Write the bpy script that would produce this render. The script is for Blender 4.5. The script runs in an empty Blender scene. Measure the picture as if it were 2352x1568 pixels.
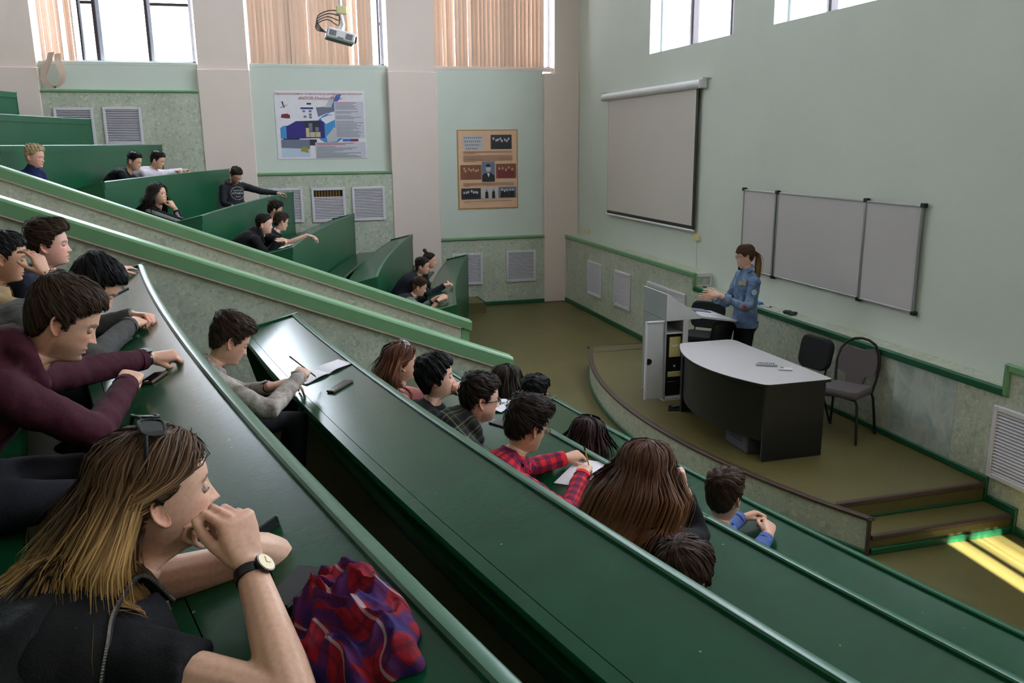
import bpy, bmesh, math, random
import numpy as np
from mathutils import Vector, Matrix, Euler
random.seed(7); RNG = np.random.default_rng(7)
scene = bpy.context.scene
COL = scene.collection
PI = math.pi

# ---------------------------------------------------------------- camera
cam_d = bpy.data.cameras.new('camera'); cam = bpy.data.objects.new('camera', cam_d); COL.objects.link(cam)
cam_d.sensor_width = 36.0; cam_d.lens = 36.0 * 1955.18 / 2352.0; cam_d.clip_start = 0.05
YAW, PITCH, ROLL = 0.27159713, 0.22867083, -0.0098292
fw = Vector((math.sin(YAW)*math.cos(PITCH), math.cos(YAW)*math.cos(PITCH), -math.sin(PITCH)))
rt = Vector((math.cos(YAW), -math.sin(YAW), 0)); up = rt.cross(fw)
r2 = rt*math.cos(ROLL)+up*math.sin(ROLL); u2 = up*math.cos(ROLL)-rt*math.sin(ROLL)
cam.matrix_world = Matrix(((r2.x,u2.x,-fw.x,0),(r2.y,u2.y,-fw.y,0),(r2.z,u2.z,-fw.z,3.15),(0,0,0,1)))
scene.camera = cam

# ---------------------------------------------------------------- world, sun, exposure
SKY = 10.0
w = bpy.data.worlds.new('sky'); scene.world = w; w.use_nodes = True
bg = w.node_tree.nodes['Background']; bg.inputs[0].default_value = (0.80, 0.89, 1.0, 1); bg.inputs[1].default_value = SKY
sun_d = bpy.data.lights.new('sun', 'SUN'); sun_d.energy = 65.0; sun_d.angle = 0.009; sun_d.color = (1.0, 0.95, 0.86)
sun = bpy.data.objects.new('sun', sun_d); COL.objects.link(sun)
sd = Vector((0.06, math.cos(math.radians(38.5)), -math.sin(math.radians(38.5))))
sun.rotation_euler = sd.to_track_quat('-Z', 'Y').to_euler()
sun.location = (0, -20, 20)
vs = scene.view_settings
vs.view_transform = 'Standard'; vs.look = 'None'; vs.gamma = 1.0; vs.use_curve_mapping = False
vs.exposure = 0.85
cy = scene.cycles
cy.use_denoising = True
cy.max_bounces = 8; cy.diffuse_bounces = 4; cy.glossy_bounces = 3; cy.transmission_bounces = 4; cy.transparent_max_bounces = 8
cy.use_adaptive_sampling = True; cy.adaptive_threshold = 0.02
cy.caustics_reflective = False; cy.caustics_refractive = False; cy.sample_clamp_indirect = 6.0
def portal(loc, size, direction):
    d = bpy.data.lights.new('window_portal', 'AREA'); d.shape = 'RECTANGLE'; d.size, d.size_y = size
    d.cycles.is_portal = True
    o = bpy.data.objects.new('window_portal', d); COL.objects.link(o); o.location = loc
    o.rotation_euler = Vector(direction).to_track_quat('-Z', 'Z').to_euler()

# ---------------------------------------------------------------- helpers
def lin(c):
    return tuple(((v/255.0)/12.92 if v/255.0 <= .04045 else (((v/255.0)+.055)/1.055)**2.4) for v in c)
MATS = {}
class NT:
    def __init__(s, name):
        s.m = bpy.data.materials.new(name); s.m.use_nodes = True; s.t = s.m.node_tree; s.n = s.t.nodes; s.l = s.t.links
        s.b = s.n['Principled BSDF']; s.out = s.n['Material Output']
    def add(s, typ, **kw):
        x = s.n.new(typ)
        for k, v in kw.items(): setattr(x, k, v)
        return x
    def link(s, a, b): s.l.new(a, b)
    def pos(s): return s.add('ShaderNodeNewGeometry').outputs['Position']
    def math(s, op, a, b=None, c=None):
        x = s.add('ShaderNodeMath', operation=op)
        for i, v in enumerate((a, b, c)):
            if v is None: continue
            if isinstance(v, (int, float)): x.inputs[i].default_value = v
            else: s.link(v, x.inputs[i])
        return x.outputs[0]
    def noise(s, scale, vec=None, detail=2, rough=.5, dist=0):
        x = s.add('ShaderNodeTexNoise'); x.inputs['Scale'].default_value = scale; x.inputs['Detail'].default_value = detail
        x.inputs['Roughness'].default_value = rough; x.inputs['Distortion'].default_value = dist
        if vec is not None: s.link(vec, x.inputs['Vector'])
        return x
    def ramp(s, fac, stops, interp='LINEAR'):
        x = s.add('ShaderNodeValToRGB'); x.color_ramp.interpolation = interp; e = x.color_ramp.elements
        while len(e) < len(stops): e.new(.5)
        for k, (p, c) in enumerate(stops):
            e[k].position = p; e[k].color = (*c, 1) if len(c) == 3 else c
        s.link(fac, x.inputs[0]); return x.outputs[0]
    def mix(s, fac, a, b, mode='MIX'):
        x = s.add('ShaderNodeMix', data_type='RGBA', blend_type=mode)
        for i, v in ((0, fac), (6, a), (7, b)):
            if isinstance(v, (int, float)): x.inputs[i].default_value = v
            elif isinstance(v, tuple): x.inputs[i].default_value = (*v, 1) if len(v) == 3 else v
            else: s.link(v, x.inputs[i])
        return x.outputs[2]
    def mapping(s, vec, scale=(1,1,1), rot=(0,0,0), loc=(0,0,0)):
        x = s.add('ShaderNodeMapping'); x.inputs['Scale'].default_value = scale; x.inputs['Rotation'].default_value = rot; x.inputs['Location'].default_value = loc
        s.link(vec, x.inputs['Vector']); return x.outputs[0]
    def bump(s, h, strength=.2, dist=.01):
        x = s.add('ShaderNodeBump'); x.inputs['Strength'].default_value = strength; x.inputs['Distance'].default_value = dist
        s.link(h, x.inputs['Height']); s.link(x.outputs[0], s.b.inputs['Normal']); return x
    def col(s, v):
        if isinstance(v, tuple): s.b.inputs['Base Color'].default_value = (*v, 1)
        else: s.link(v, s.b.inputs['Base Color'])
    def set(s, **kw):
        for k, v in kw.items(): s.b.inputs[k.replace('_', ' ')].default_value = v
def mat(name, rgb, rough=.5, var=.06, scale=8.0, bump=0.0, bscale=80.0, metallic=0.0, spec=.5, coat=0.0):
    if name in MATS: return MATS[name]
    t = NT(name); c = lin(rgb); t.set(Roughness=rough, Metallic=metallic); t.b.inputs['Specular IOR Level'].default_value = spec
    if coat: t.set(Coat_Weight=coat, Coat_Roughness=.15)
    if var:
        n = t.noise(scale, t.pos(), 3)
        t.col(t.ramp(n.outputs[0], [(.25, tuple(v*(1-var) for v in c)), (.75, tuple(min(1, v*(1+var)) for v in c))]))
    else: t.col(c)
    if bump: t.bump(t.noise(bscale, t.pos(), 2).outputs[0], bump, .004)
    MATS[name] = t.m; return t.m

ORG = {}
def tag(o, label=None, cat=None, group=None, kind=None):
    if label: o['label'] = label
    if cat: o['category'] = cat
    if group: o['group'] = group
    if kind: o['kind'] = kind
    return o
def empty(name, loc, label=None, cat=None, group=None, rz=0.0, kind=None):
    o = bpy.data.objects.new(name, None); COL.objects.link(o); o.location = loc; o.rotation_euler = (0, 0, rz); o.empty_display_size = .1
    ORG[o.name] = Vector(loc); return tag(o, label, cat, group, kind)
def link(name, me, parent=None, **kw):
    o = bpy.data.objects.new(name, me); COL.objects.link(o)
    if parent is not None: o.parent = parent
    return tag(o, **kw)
class MB:
    """collects shapes; build() links them as one mesh object"""
    def __init__(s): s.v = []; s.f = []; s.n = 0
    def add(s, v, f):
        v = np.asarray(v, float).reshape(-1, 3); s.v.append(v); s.f += [tuple(int(i)+s.n for i in q) for q in f]; s.n += len(v); return s
    def box(s, a, b, ch=0.0):
        a, b = np.minimum(a, b), np.maximum(a, b)
        return s.obox((np.array(a)+np.array(b))/2, np.eye(3), (np.array(b)-np.array(a))/2, ch)
    def obox(s, c, ax, h, ch=0.0):
        c = np.array(c, float); ax = np.array(ax, float); h = np.array(h, float)
        ch = min(ch, h.min()*.8)
        if ch <= 0:
            vs_ = [c+ax.T@(h*np.array(k)) for k in [(-1,-1,-1),(1,-1,-1),(1,1,-1),(-1,1,-1),(-1,-1,1),(1,-1,1),(1,1,1),(-1,1,1)]]
            return s.add(vs_, [(0,3,2,1),(4,5,6,7),(0,1,5,4),(1,2,6,5),(2,3,7,6),(3,0,4,7)])
        vs_ = []; idx = {}
        for sx in (-1,1):
            for sy in (-1,1):
                for sz in (-1,1):
                    for a_ in range(3):
                        p = h*np.array((sx,sy,sz)) - ch*np.array([0 if k == a_ else 1 for k in range(3)])*np.array((sx,sy,sz))
                        idx[(sx,sy,sz,a_)] = len(vs_); vs_.append(c+ax.T@p)
        f = []
        for a_ in range(3):
            b_, c_ = (a_+1) % 3, (a_+2) % 3
            for sg in (-1,1):
                q = []
                for (u,v) in ((-1,-1),(1,-1),(1,1),(-1,1)):
                    k = [0,0,0]; k[a_] = sg; k[b_] = u; k[c_] = v; q.append(idx[(*k, a_)])
                f.append(tuple(q if sg > 0 else q[::-1]))
            for u in (-1,1):
                for v in (-1,1):
                    k0 = [0,0,0]; k0[a_] = -1; k0[b_] = u; k0[c_] = v; k1 = list(k0); k1[a_] = 1
                    q = [idx[(*k0,b_)], idx[(*k1,b_)], idx[(*k1,c_)], idx[(*k0,c_)]]
                    f.append(tuple(q if u*v < 0 else q[::-1]))
        for sx in (-1,1):
            for sy in (-1,1):
                for sz in (-1,1):
                    q = [idx[(sx,sy,sz,a_)] for a_ in range(3)]
                    f.append(tuple(q if sx*sy*sz > 0 else q[::-1]))
        return s.add(vs_, f)
    def loft(s, rings, close=True, caps=True):
        n = len(rings[0]); f = []
        for i in range(len(rings)-1):
            for j in range(n if close else n-1):
                k = (j+1) % n; f.append((i*n+j, i*n+k, (i+1)*n+k, (i+1)*n+j))
        if caps: f += [tuple(range(n))[::-1], tuple((len(rings)-1)*n+j for j in range(n))]
        return s.add(np.concatenate([np.asarray(r, float) for r in rings]), f)
    def prism(s, poly, off):
        """planar polygon (list of 3-D points) pushed along the vector off"""
        p = np.asarray(poly, float); return s.loft([p, p+np.array(off, float)])
    def tube(s, path, r, n=8, caps=True):
        path = [Vector(p) for p in path]; R = r if isinstance(r, (list, tuple, np.ndarray)) else [r]*len(path)
        ref = None; rings = []
        for i, p in enumerate(path):
            d = (path[min(i+1, len(path)-1)]-path[max(i-1, 0)]).normalized()
            if ref is None: ref = d.orthogonal().normalized()
            ref = (ref-d*ref.dot(d)).normalized(); b = d.cross(ref)
            rings.append([p+(ref*math.cos(2*PI*k/n)+b*math.sin(2*PI*k/n))*R[i] for k in range(n)])
        return s.loft(rings, True, caps)
    def sphere(s, c, r, nu=12, nv=8, ax=None):
        r = np.array(r if hasattr(r, '__len__') else (r,)*3, float); ax = np.eye(3) if ax is None else np.array(ax)
        rings = []
        for j in range(1, nv):
            t = PI*j/nv; rings.append([np.array(c)+ax.T@(r*np.array((math.sin(t)*math.cos(2*PI*k/nu), math.sin(t)*math.sin(2*PI*k/nu), -math.cos(t)))) for k in range(nu)])
        v = [np.array(c)-ax.T@(r*np.array((0,0,1)))]+[p for q in rings for p in q]+[np.array(c)+ax.T@(r*np.array((0,0,1)))]
        f = [(0, 1+(k+1) % nu, 1+k) for k in range(nu)]
        for i in range(nv-2):
            for k in range(nu): f.append((1+i*nu+k, 1+i*nu+(k+1) % nu, 1+(i+1)*nu+(k+1) % nu, 1+(i+1)*nu+k))
        L = 1+(nv-2)*nu; f += [(L+k, L+(k+1) % nu, len(v)-1) for k in range(nu)]
        return s.add(v, f)
    def grid(s, pts, wrap=False):
        pts = np.asarray(pts, float); a, b = pts.shape[:2]; f = []
        for i in range(a-1):
            for j in range(b if wrap else b-1): f.append((i*b+j, i*b+(j+1) % b, (i+1)*b+(j+1) % b, (i+1)*b+j))
        return s.add(pts.reshape(-1, 3), f)
    def arrays(s): return np.concatenate(s.v), s.f
    def mesh(s, name, m=None, smooth=False, off=None):
        v = np.concatenate(s.v)
        if off is not None: v = v-np.array(off)
        me = bpy.data.meshes.new(name); me.from_pydata(v.tolist(), [], s.f); 
        bm = bmesh.new(); bm.from_mesh(me); bmesh.ops.recalc_face_normals(bm, faces=bm.faces); bm.to_mesh(me); bm.free()
        if m is not None: me.materials.append(m)
        if smooth:
            me.shade_smooth()
            if smooth is not True: me.set_sharp_from_angle(angle=math.radians(smooth))
        return me
    def build(s, name, m, parent=None, smooth=False, world=True, **kw):
        off = None
        if parent is not None and world:
            p = parent
            while p.parent is not None: p = p.parent
            off = ORG[p.name]
        return link(name, s.mesh(name, m, smooth, off), parent, **kw)
def struct(name, mb, m, label, parent=None, smooth=False):
    return mb.build(name, m, parent, smooth, label=label if parent is None else None, kind='structure' if parent is None else None)
def sempty(name, loc, label): return empty(name, loc, label, None, None, 0, 'structure')
def copy_tree(o, parent=None):
    c = o.copy(); COL.objects.link(c); c.parent = parent
    if o.name in ORG: ORG[c.name] = ORG[o.name].copy()
    for ch in [x for x in o.children]: copy_tree(ch, c)
    return c

# ---------------------------------------------------------------- materials of the place
def m_terrazzo(name, base, light, dark, scale=1.0):
    t = NT(name); p = t.pos(); nz = t.noise(6*scale, p, 3, .6)
    a = t.add('ShaderNodeVectorMath', operation='SCALE'); t.link(nz.outputs[1], a.inputs[0]); a.inputs['Scale'].default_value = .03/scale
    q = t.add('ShaderNodeVectorMath', operation='ADD'); t.link(p, q.inputs[0]); t.link(a.outputs[0], q.inputs[1])
    cols = lin(base)
    def chips(sc, lo, hi):
        v = t.add('ShaderNodeTexVoronoi'); v.inputs['Scale'].default_value = sc*scale; t.link(q.outputs[0], v.inputs['Vector'])
        sep = t.add('ShaderNodeSeparateColor'); t.link(v.outputs['Color'], sep.inputs[0])
        return t.math('GREATER_THAN', sep.outputs[0], lo), t.math('LESS_THAN', sep.outputs[1], hi), sep
    L1, D1, s1 = chips(24, .90, .07); L2, D2, s2 = chips(50, .84, .10); L3, D3, s3 = chips(120, .75, .18)
    n1 = t.noise(2.2*scale, p, 4, .6)
    c = t.ramp(n1.outputs[0], [(.3, tuple(v*.88 for v in cols)), (.7, tuple(min(1, v*1.12) for v in cols))])
    for L, D, sl, sd_ in ((L3, D3, .25, .22), (L2, D2, .45, .40), (L1, D1, .55, .48)):
        c = t.mix(t.math('MULTIPLY', L, sl), c, lin(light)); c = t.mix(t.math('MULTIPLY', D, sd_), c, lin(dark))
    t.col(c); t.set(Roughness=.38); MATS[name] = t.m; return t.m
TERR = m_terrazzo('panel_green_stone_print', (182,187,170), (210,208,186), (134,156,138))
def m_cloud():
    t = NT('panel_cloud_print'); n = t.noise(5, t.mapping(t.pos(), (1,1,.8)), 6, .62, .8)
    t.col(t.ramp(n.outputs[0], [(.32, lin((150,164,158))), (.5, lin((176,184,178))), (.7, lin((196,200,190)))])); t.set(Roughness=.35); return t.m
CLOUD = m_cloud()
def m_floor():
    t = NT('olive_linoleum'); p = t.pos(); n = t.noise(1.1, p, 4, .6); sp = t.noise(160, p, 2)
    a = t.ramp(n.outputs[0], [(.3, lin((92,84,45))), (.7, lin((104,95,52)))])
    b = t.ramp(sp.outputs[0], [(.35, (.75,.75,.75)), (.65, (1.15,1.15,1.15))])
    t.col(t.mix(1.0, a, b, 'MULTIPLY')); t.set(Roughness=.42); t.bump(sp.outputs[0], .05, .002); return t.m
FLOOR = m_floor()
def m_wall(name, rgb):
    t = NT(name); p = t.pos(); n = t.noise(.7, p, 4, .6); f = t.noise(300, t.mapping(p, (.5,.5,1)), 2)
    c = lin(rgb); t.col(t.ramp(n.outputs[0], [(.3, tuple(v*.96 for v in c)), (.7, tuple(min(1, v*1.03) for v in c))]))
    t.set(Roughness=.8); t.bump(f.outputs[0], .25, .003); return t.m
MINT = m_wall('mint_wallpaper', (207,213,203)); CREAM = m_wall('cream_plaster', (228,210,200)); WHITEC = m_wall('white_ceiling', (225,224,220))
def m_desk():
    t = NT('glossy_green_paint'); p = t.pos(); n = t.noise(3.0, p, 5, .65); c0 = lin((12,58,33)); c1 = lin((16,68,40))
    sc = t.noise(26, t.mapping(p, (1.0, 6.0, 1.0), (0,0,.4)), 4, .7)
    c = t.ramp(n.outputs[0], [(.3, c0), (.7, c1)])
    sp = t.add('ShaderNodeTexVoronoi'); sp.inputs['Scale'].default_value = 9; t.link(p, sp.inputs['Vector'])
    chip = t.math('LESS_THAN', sp.outputs['Distance'], .035)
    t.col(t.mix(t.math('MULTIPLY', chip, .7), c, lin((120,150,130))))
    t.link(t.ramp(sc.outputs[0], [(.3, (.17,.17,.17)), (.7, (.24,.24,.24))]), t.b.inputs['Roughness'])
    t.bump(sc.outputs[0], .07, .003); t.b.inputs['Specular IOR Level'].default_value = .25; return t.m
DESK = m_desk()
GREEN = mat('light_green_paint', (112,154,112), .35, .05, 5, .08, 40)
DGREEN = mat('dark_green_paint', (16,84,50), .4, .08, 6, .1, 40)
PANELG = mat('green_panel_paint', (16,80,50), .33, .10, 2.0, .12, 30)
PINK = mat('pinkish_edge_strip', (190,172,160), .5)
BROWN = mat('brown_nosing', (70,52,44), .45, .15, 12)
TABLEW = mat('table_top_laminate', (176,170,170), .5, .03, 20)
PLASTIC = mat('white_plastic', (222,220,222), .4, .02)
GREYW = mat('light_grey_laminate', (198,196,196), .45, .03, 20)
BLACK = mat('black_laminate', (22,21,22), .38, .1, 10)
BLKMET = mat('black_metal', (20,20,22), .3, .0)
BLKFAB = mat('black_fabric', (22,21,24), .9, .15, 60, .3, 300)
METAL = mat('brushed_aluminium', (190,190,192), .35, .03, 20, 0, 80, 1.0)
BLKPL = mat('black_matt_plastic', (14,14,15), .5, 0, 8, 0, 80, 0, .25)
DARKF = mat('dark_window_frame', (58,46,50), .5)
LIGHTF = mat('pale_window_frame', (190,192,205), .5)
BOARD = mat('whiteboard_enamel', (196,190,190), .25, .03, 1.5)
SCRF = mat('screen_fabric', (206,197,190), .85, .02, 1)
DARKHOLE = mat('vent_cavity', (16,15,14), .9, 0)
def m_glass():
    t = NT('window_glass'); tr = t.add('ShaderNodeBsdfTransparent'); gl = t.add('ShaderNodeBsdfGlossy'); gl.inputs['Roughness'].default_value = .02
    mx = t.add('ShaderNodeMixShader'); mx.inputs[0].default_value = .04
    t.link(tr.outputs[0], mx.inputs[1]); t.link(gl.outputs[0], mx.inputs[2]); t.link(mx.outputs[0], t.out.inputs[0]); return t.m
GLASS = m_glass()
def m_blind(name='beige_blind_fabric', tl=.012):
    t = NT(name); d = t.add('ShaderNodeBsdfDiffuse'); r = t.add('ShaderNodeBsdfTranslucent'); mx = t.add('ShaderNodeMixShader'); mx.inputs[0].default_value = tl
    n = t.noise(90, t.mapping(t.pos(), (1,1,.2)), 2); c = t.ramp(n.outputs[0], [(.3, lin((190,165,147))), (.7, lin((196,171,153)))])
    t.link(c, d.inputs[0]); t.link(c, r.inputs[0]); t.link(d.outputs[0], mx.inputs[1]); t.link(r.outputs[0], mx.inputs[2]); t.link(mx.outputs[0], t.out.inputs[0]); return t.m
BLIND = m_blind(); BLIND_LINED = m_blind('lined_beige_blind_fabric', .04)
# ================================================================= the hall
XF, XW, YW, YN, XB, ZC = 5.93, 5.677, 16.26, -3.3, -9.5, 8.0
YO = YW+.45                                   # outer face of the window wall
floor = struct('floor', MB().box((XB-.3, YN-.3, -.12), (XF+.3, YO, 0)), FLOOR, 'olive green linoleum floor of the lecture hall')
struct('ceiling', MB().box((XB-.3, YN-.3, ZC), (XF+.3, YO, ZC+.15)), WHITEC, 'white ceiling of the lecture hall')
struct('wall_back', MB().box((XB-.3, YN-.3, 0), (XB, YO, ZC)), CREAM, 'plain back wall behind the top rows')

# ---- window wall (left of the hall), bays between pillars
wl = sempty('wall_left', (0, YW, 0), 'long pale wall with pillars, mint niches and tall windows')
PIL = [(-8.35,-7.45), (-4.45,-3.55), (-1.07,-.20), (2.22,3.12), (5.22,5.93)]
for k, (a, b) in enumerate(PIL):
    ua, ub = (a+.02, b-.02) if k < 4 else (5.44, 5.93)
    MB().box((a, YW-.03, 0), (b, YO, 4.45), .012).box((ua, YW+.03, 4.45), (ub, YO, ZC)).build('pillar', CREAM, wl)
MB().box((XB, YW+.12, 0), (-8.35, YO, ZC)).build('wall_infill', MINT, wl)
BAYS = [(-7.45,-4.45,5.40), (-3.55,-1.07,4.05), (-.20,2.22,2.62), (3.12,5.22,1.31)]
for k, (a, b, zr) in enumerate(BAYS):
    MB().box((a, YW+.10, zr-.2), (b, YO, 4.50)).build('niche', MINT, wl)
    MB().box((a, YW+.05, 7.35), (b, YO, ZC)).build('lintel', MINT, wl)
    MB().box((a, YW+.10, 4.50), (b+(.22 if k == 3 else 0), YO+.02, 4.56), .006).build('window_sill', CREAM if k == 3 else MINT, wl)
    MB().box((a, YW+.02, 0), (b, YW+.12, zr)).build('wainscot_core', TERR, wl)
    n = int(round((b-a)/.255)); wd = (b-a)/n
    me = MB().box((.0006, YW-.008, .075), (wd-.0006, YW+.022, zr-.001), .001).mesh('panel', TERR, off=(0, YW, 0))
    for j in range(n):
        o = link('panel', me, wl); o.location.x = a+j*wd
    MB().box((a, YW-.035, zr), (b, YW+.11, zr+.05), .012).build('dado_rail', GREEN, wl)
    MB().box((a, YW-.02, .0), (b, YW+.03, .07), .008).build('skirting', DGREEN, wl)

# windows of the window wall: frame members and panes
def window(name, label, a, b, z0, z1, y, muls, trans, ax=0, dark=DARKF, fr=LIGHTF):
    """a window in the plane y (ax=0, runs along x) or x=y (ax=1, runs along y)"""
    P = (lambda u, d, z: (u, y+d, z)) if ax == 0 else (lambda u, d, z: (y+d, u, z))
    w_ = sempty(name, P((a+b)/2, 0, z0), label)
    def bar(nm, u0, u1, zz0, zz1, m, d0=-.03, d1=.05): MB().box(P(u0, d0, zz0), P(u1, d1, zz1), .004).build(nm, m, w_)
    bar('frame', a, a+.05, z0, z1, fr); bar('frame', b-.05, b, z0, z1, fr); bar('frame', a, b, z0, z0+.035, fr); bar('frame', a, b, z1-.06, z1, fr)
    edges = [a+.05]
    for (u0, u1) in muls:
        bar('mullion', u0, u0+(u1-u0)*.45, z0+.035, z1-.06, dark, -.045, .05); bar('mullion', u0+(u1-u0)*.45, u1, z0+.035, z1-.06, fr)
        edges += [u0, u1]
    edges.append(b-.05)
    for i in range(0, len(edges), 2):
        MB().box(P(edges[i], .008, z0+.03), P(edges[i+1], .014, z1-.05)).build('pane', GLASS, w_)
        for (ti, tz) in trans:
            if ti == i//2: bar('transom', edges[i], edges[i+1], tz-.025, tz+.025, dark)
    return w_
WY = YW+.30
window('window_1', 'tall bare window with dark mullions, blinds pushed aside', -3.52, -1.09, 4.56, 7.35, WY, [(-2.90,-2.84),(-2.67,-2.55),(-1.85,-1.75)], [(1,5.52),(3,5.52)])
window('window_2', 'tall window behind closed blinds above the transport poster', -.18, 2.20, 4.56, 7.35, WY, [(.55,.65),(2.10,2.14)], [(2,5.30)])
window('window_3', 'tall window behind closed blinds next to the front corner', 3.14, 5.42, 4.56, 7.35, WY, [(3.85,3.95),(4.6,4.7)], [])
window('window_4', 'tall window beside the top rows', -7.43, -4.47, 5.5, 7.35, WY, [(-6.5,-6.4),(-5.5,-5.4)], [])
portal((-2.3, YO+.05, 5.95), (2.4, 2.8), (0,-1,0)); portal((1.0, YO+.05, 5.95), (2.4, 2.8), (0,-1,0)); portal((4.3, YO+.05, 5.95), (2.2, 2.8), (0,-1,0)); portal((-5.95, YO+.05, 6.4), (3.0, 1.9), (0,-1,0))

def vert_blind(label, x0, x1, y, z0, z1, n, gaps, tilt=.34, m=None):
    m = m or BLIND
    b = empty('vertical_blind', ((x0+x1)/2, y, z1), label, 'blind')
    MB().box((x0, y-.02, z1-.03), (x1, y+.02, z1), .005).build('head_rail', PLASTIC, b)
    wd = (x1-x0)/n
    me = MB().grid([[(-wd*.66*math.cos(tilt)+wd*1.32*math.cos(tilt)*u, .006*math.sin(u*PI)+(-wd*.66+wd*1.32*u)*math.sin(tilt), z) for u in np.linspace(0, 1, 4)] for z in (z0-z1, -.03)]).mesh('slat', m, 60)
    r = random.Random(int(x0*100)+n)
    for i in range(n):
        if i in gaps and gaps[i] is None: continue
        o = link('slat', me, b); sh, rot = gaps.get(i, (0, 0)) if i in gaps else (0, 0)
        o.location = (x0+(i+.5)*wd+sh-(x0+x1)/2, 0, 0); o.rotation_euler = (0, r.uniform(-.002,.002), rot+r.uniform(-.05,.05))
    return b
vert_blind('closed beige vertical blind above the transport poster', -.16, 1.98, YW+.17, 4.56, 7.3, 30, {14:(.02,.25), 24:(.0,.5), 25:(.02,.3), 26:(.03,.45)})
vert_blind('closed beige vertical blind nearest the front corner', 3.13, 5.27, YW+.17, 4.56, 7.3, 27, {2:(0,.28), 4:(.0,.36), 8:(.0,.34)})
bb = vert_blind('beige blind slats bunched at the left of the bare window', -3.50, -2.96, YW+.17, 4.57, 7.3, 16, {10:(0,.6), 11:(.01,.8)}, .9)
# fallen slat looped over the sill
o = MB(); pts = [(-3.30,4.62),(-3.36,4.50),(-3.44,4.36),(-3.48,4.22),(-3.40,4.10),(-3.27,4.06),(-3.20,4.14),(-3.18,4.30),(-3.24,4.48),(-3.22,4.60)]
pts = [(x, z+.05) for x, z in pts]
o.grid([[(x-.045+.02*math.sin(i), YW-.05-.03*math.sin(i*1.1)-.02, z), (x+.045+.02*math.sin(i), YW-.035-.03*math.cos(i*1.3), z+.02)] for i, (x, z) in enumerate(pts)])
tag(o.build('blind_slat', BLIND, None, True), 'loose beige blind slat curled over the sill of the bare window', 'blind slat')

# ---- front wall
wf = sempty('wall_front', (XF, 10, 0), 'mint front wall with high windows, screen and whiteboard')
FW = [(10.45,13.02), (6.95,9.51), (3.40,5.96), (-.2,2.4)]
def fbox(nm, y0, y1, z0, z1, m=MINT, x0=XF, x1=XF+.4): MB().box((x0, y0, z0), (x1, y1, z1)).build(nm, m, wf)
fbox('wall_lower', YN-.3, YO, 0, 4.5); fbox('wall_upper', YN-.3, YO, 6.9, ZC)
ed = [YN-.3]+[v for p in sorted(FW) for v in p]+[YO]
for i in range(0, len(ed), 2): fbox('wall_pier', ed[i], ed[i+1], 4.5, 6.9)
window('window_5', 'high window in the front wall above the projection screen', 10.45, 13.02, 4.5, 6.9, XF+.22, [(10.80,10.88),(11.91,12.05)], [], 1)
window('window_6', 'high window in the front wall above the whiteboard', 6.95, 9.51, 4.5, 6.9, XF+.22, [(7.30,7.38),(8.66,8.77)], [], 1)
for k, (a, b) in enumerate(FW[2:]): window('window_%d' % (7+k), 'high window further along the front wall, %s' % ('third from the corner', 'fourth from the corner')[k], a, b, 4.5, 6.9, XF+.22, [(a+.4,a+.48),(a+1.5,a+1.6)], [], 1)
for a, b in FW: portal((XF+.45, (a+b)/2, 5.7), (2.5, 2.4), (-1,0,0))
# stepped ledge with printed panels, all along the front wall
LEDGE = [(10.74, YW-.03, 1.31, GREEN), (5.34, 10.74, 1.12, DGREEN), (YN, 5.34, 1.33, GREEN)]
for (a, b, z, g) in LEDGE:
    zb = .31 if False else 0
    MB().box((XW+.02, a, 0), (XF, b, z)).build('ledge_core', TERR, wf)
    MB().box((XW-.005, a, z), (XF, b, z+.035), .004).build('ledge_top', TERR, wf)
    MB().box((XW-.035, a, z-.025), (XW+.015, b, z+.045), .012).build('ledge_edge', g, wf)
    n = int(round((b-a)/.262)); wd = (b-a)/n
    meT = MB().box((XW-.008, .0006, .05), (XW+.022, wd-.0006, z-.02), .001).mesh('panel', TERR, off=(XF, 10, 0))
    meC = meT.copy(); meC.materials.clear(); meC.materials.append(CLOUD)
    for j in range(n):
        yc = a+j*wd
        o = link('panel', meC if 5.75 < yc+wd/2 < 6.55 else meT, wf); o.location.y = yc
    if a > YN: pass
for (y, z0, z1, g) in ((10.74, 1.10, 1.355, GREEN), (5.34, 1.10, 1.375, GREEN)):
    MB().box((XW-.035, y-.03, z0), (XW+.015, y+.03, z1), .012).build('ledge_edge', g, wf)
e = MB(); y = 10.735
for (x0, x1, z0, z1) in ((XW+.02, XF, 1.29, 1.345), (XW+.02, XF, 1.158, 1.175), (XF-.03, XF, 1.176, 1.289)): e.box((x0, y-.012, z0), (x1, y, z1), .003)
e.build('ledge_end_frame', PLASTIC, wf)
# skirting along the ledge: floor, then stage
sk = MB().box((XW-.025, 11.1, 0), (XW, YW, .08), .008); sk.build('skirting', DGREEN, wf)
MB().box((XW-.025, 5.46, .31), (XW, 11.1, .37), .008).build('skirting', DGREEN, wf)
MB().box((XW-.028, 5.40, .155), (XW, 5.48, .37), .006).box((XW-.0285, 5.08, .155), (XW, 5.399, .22), .006).box((XW-.029, 5.08, 0), (XW, 5.16, .1545), .006).box((XW-.0275, YN, 0), (XW, 5.079, .065), .006).build('skirting', DGREEN, wf)

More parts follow.
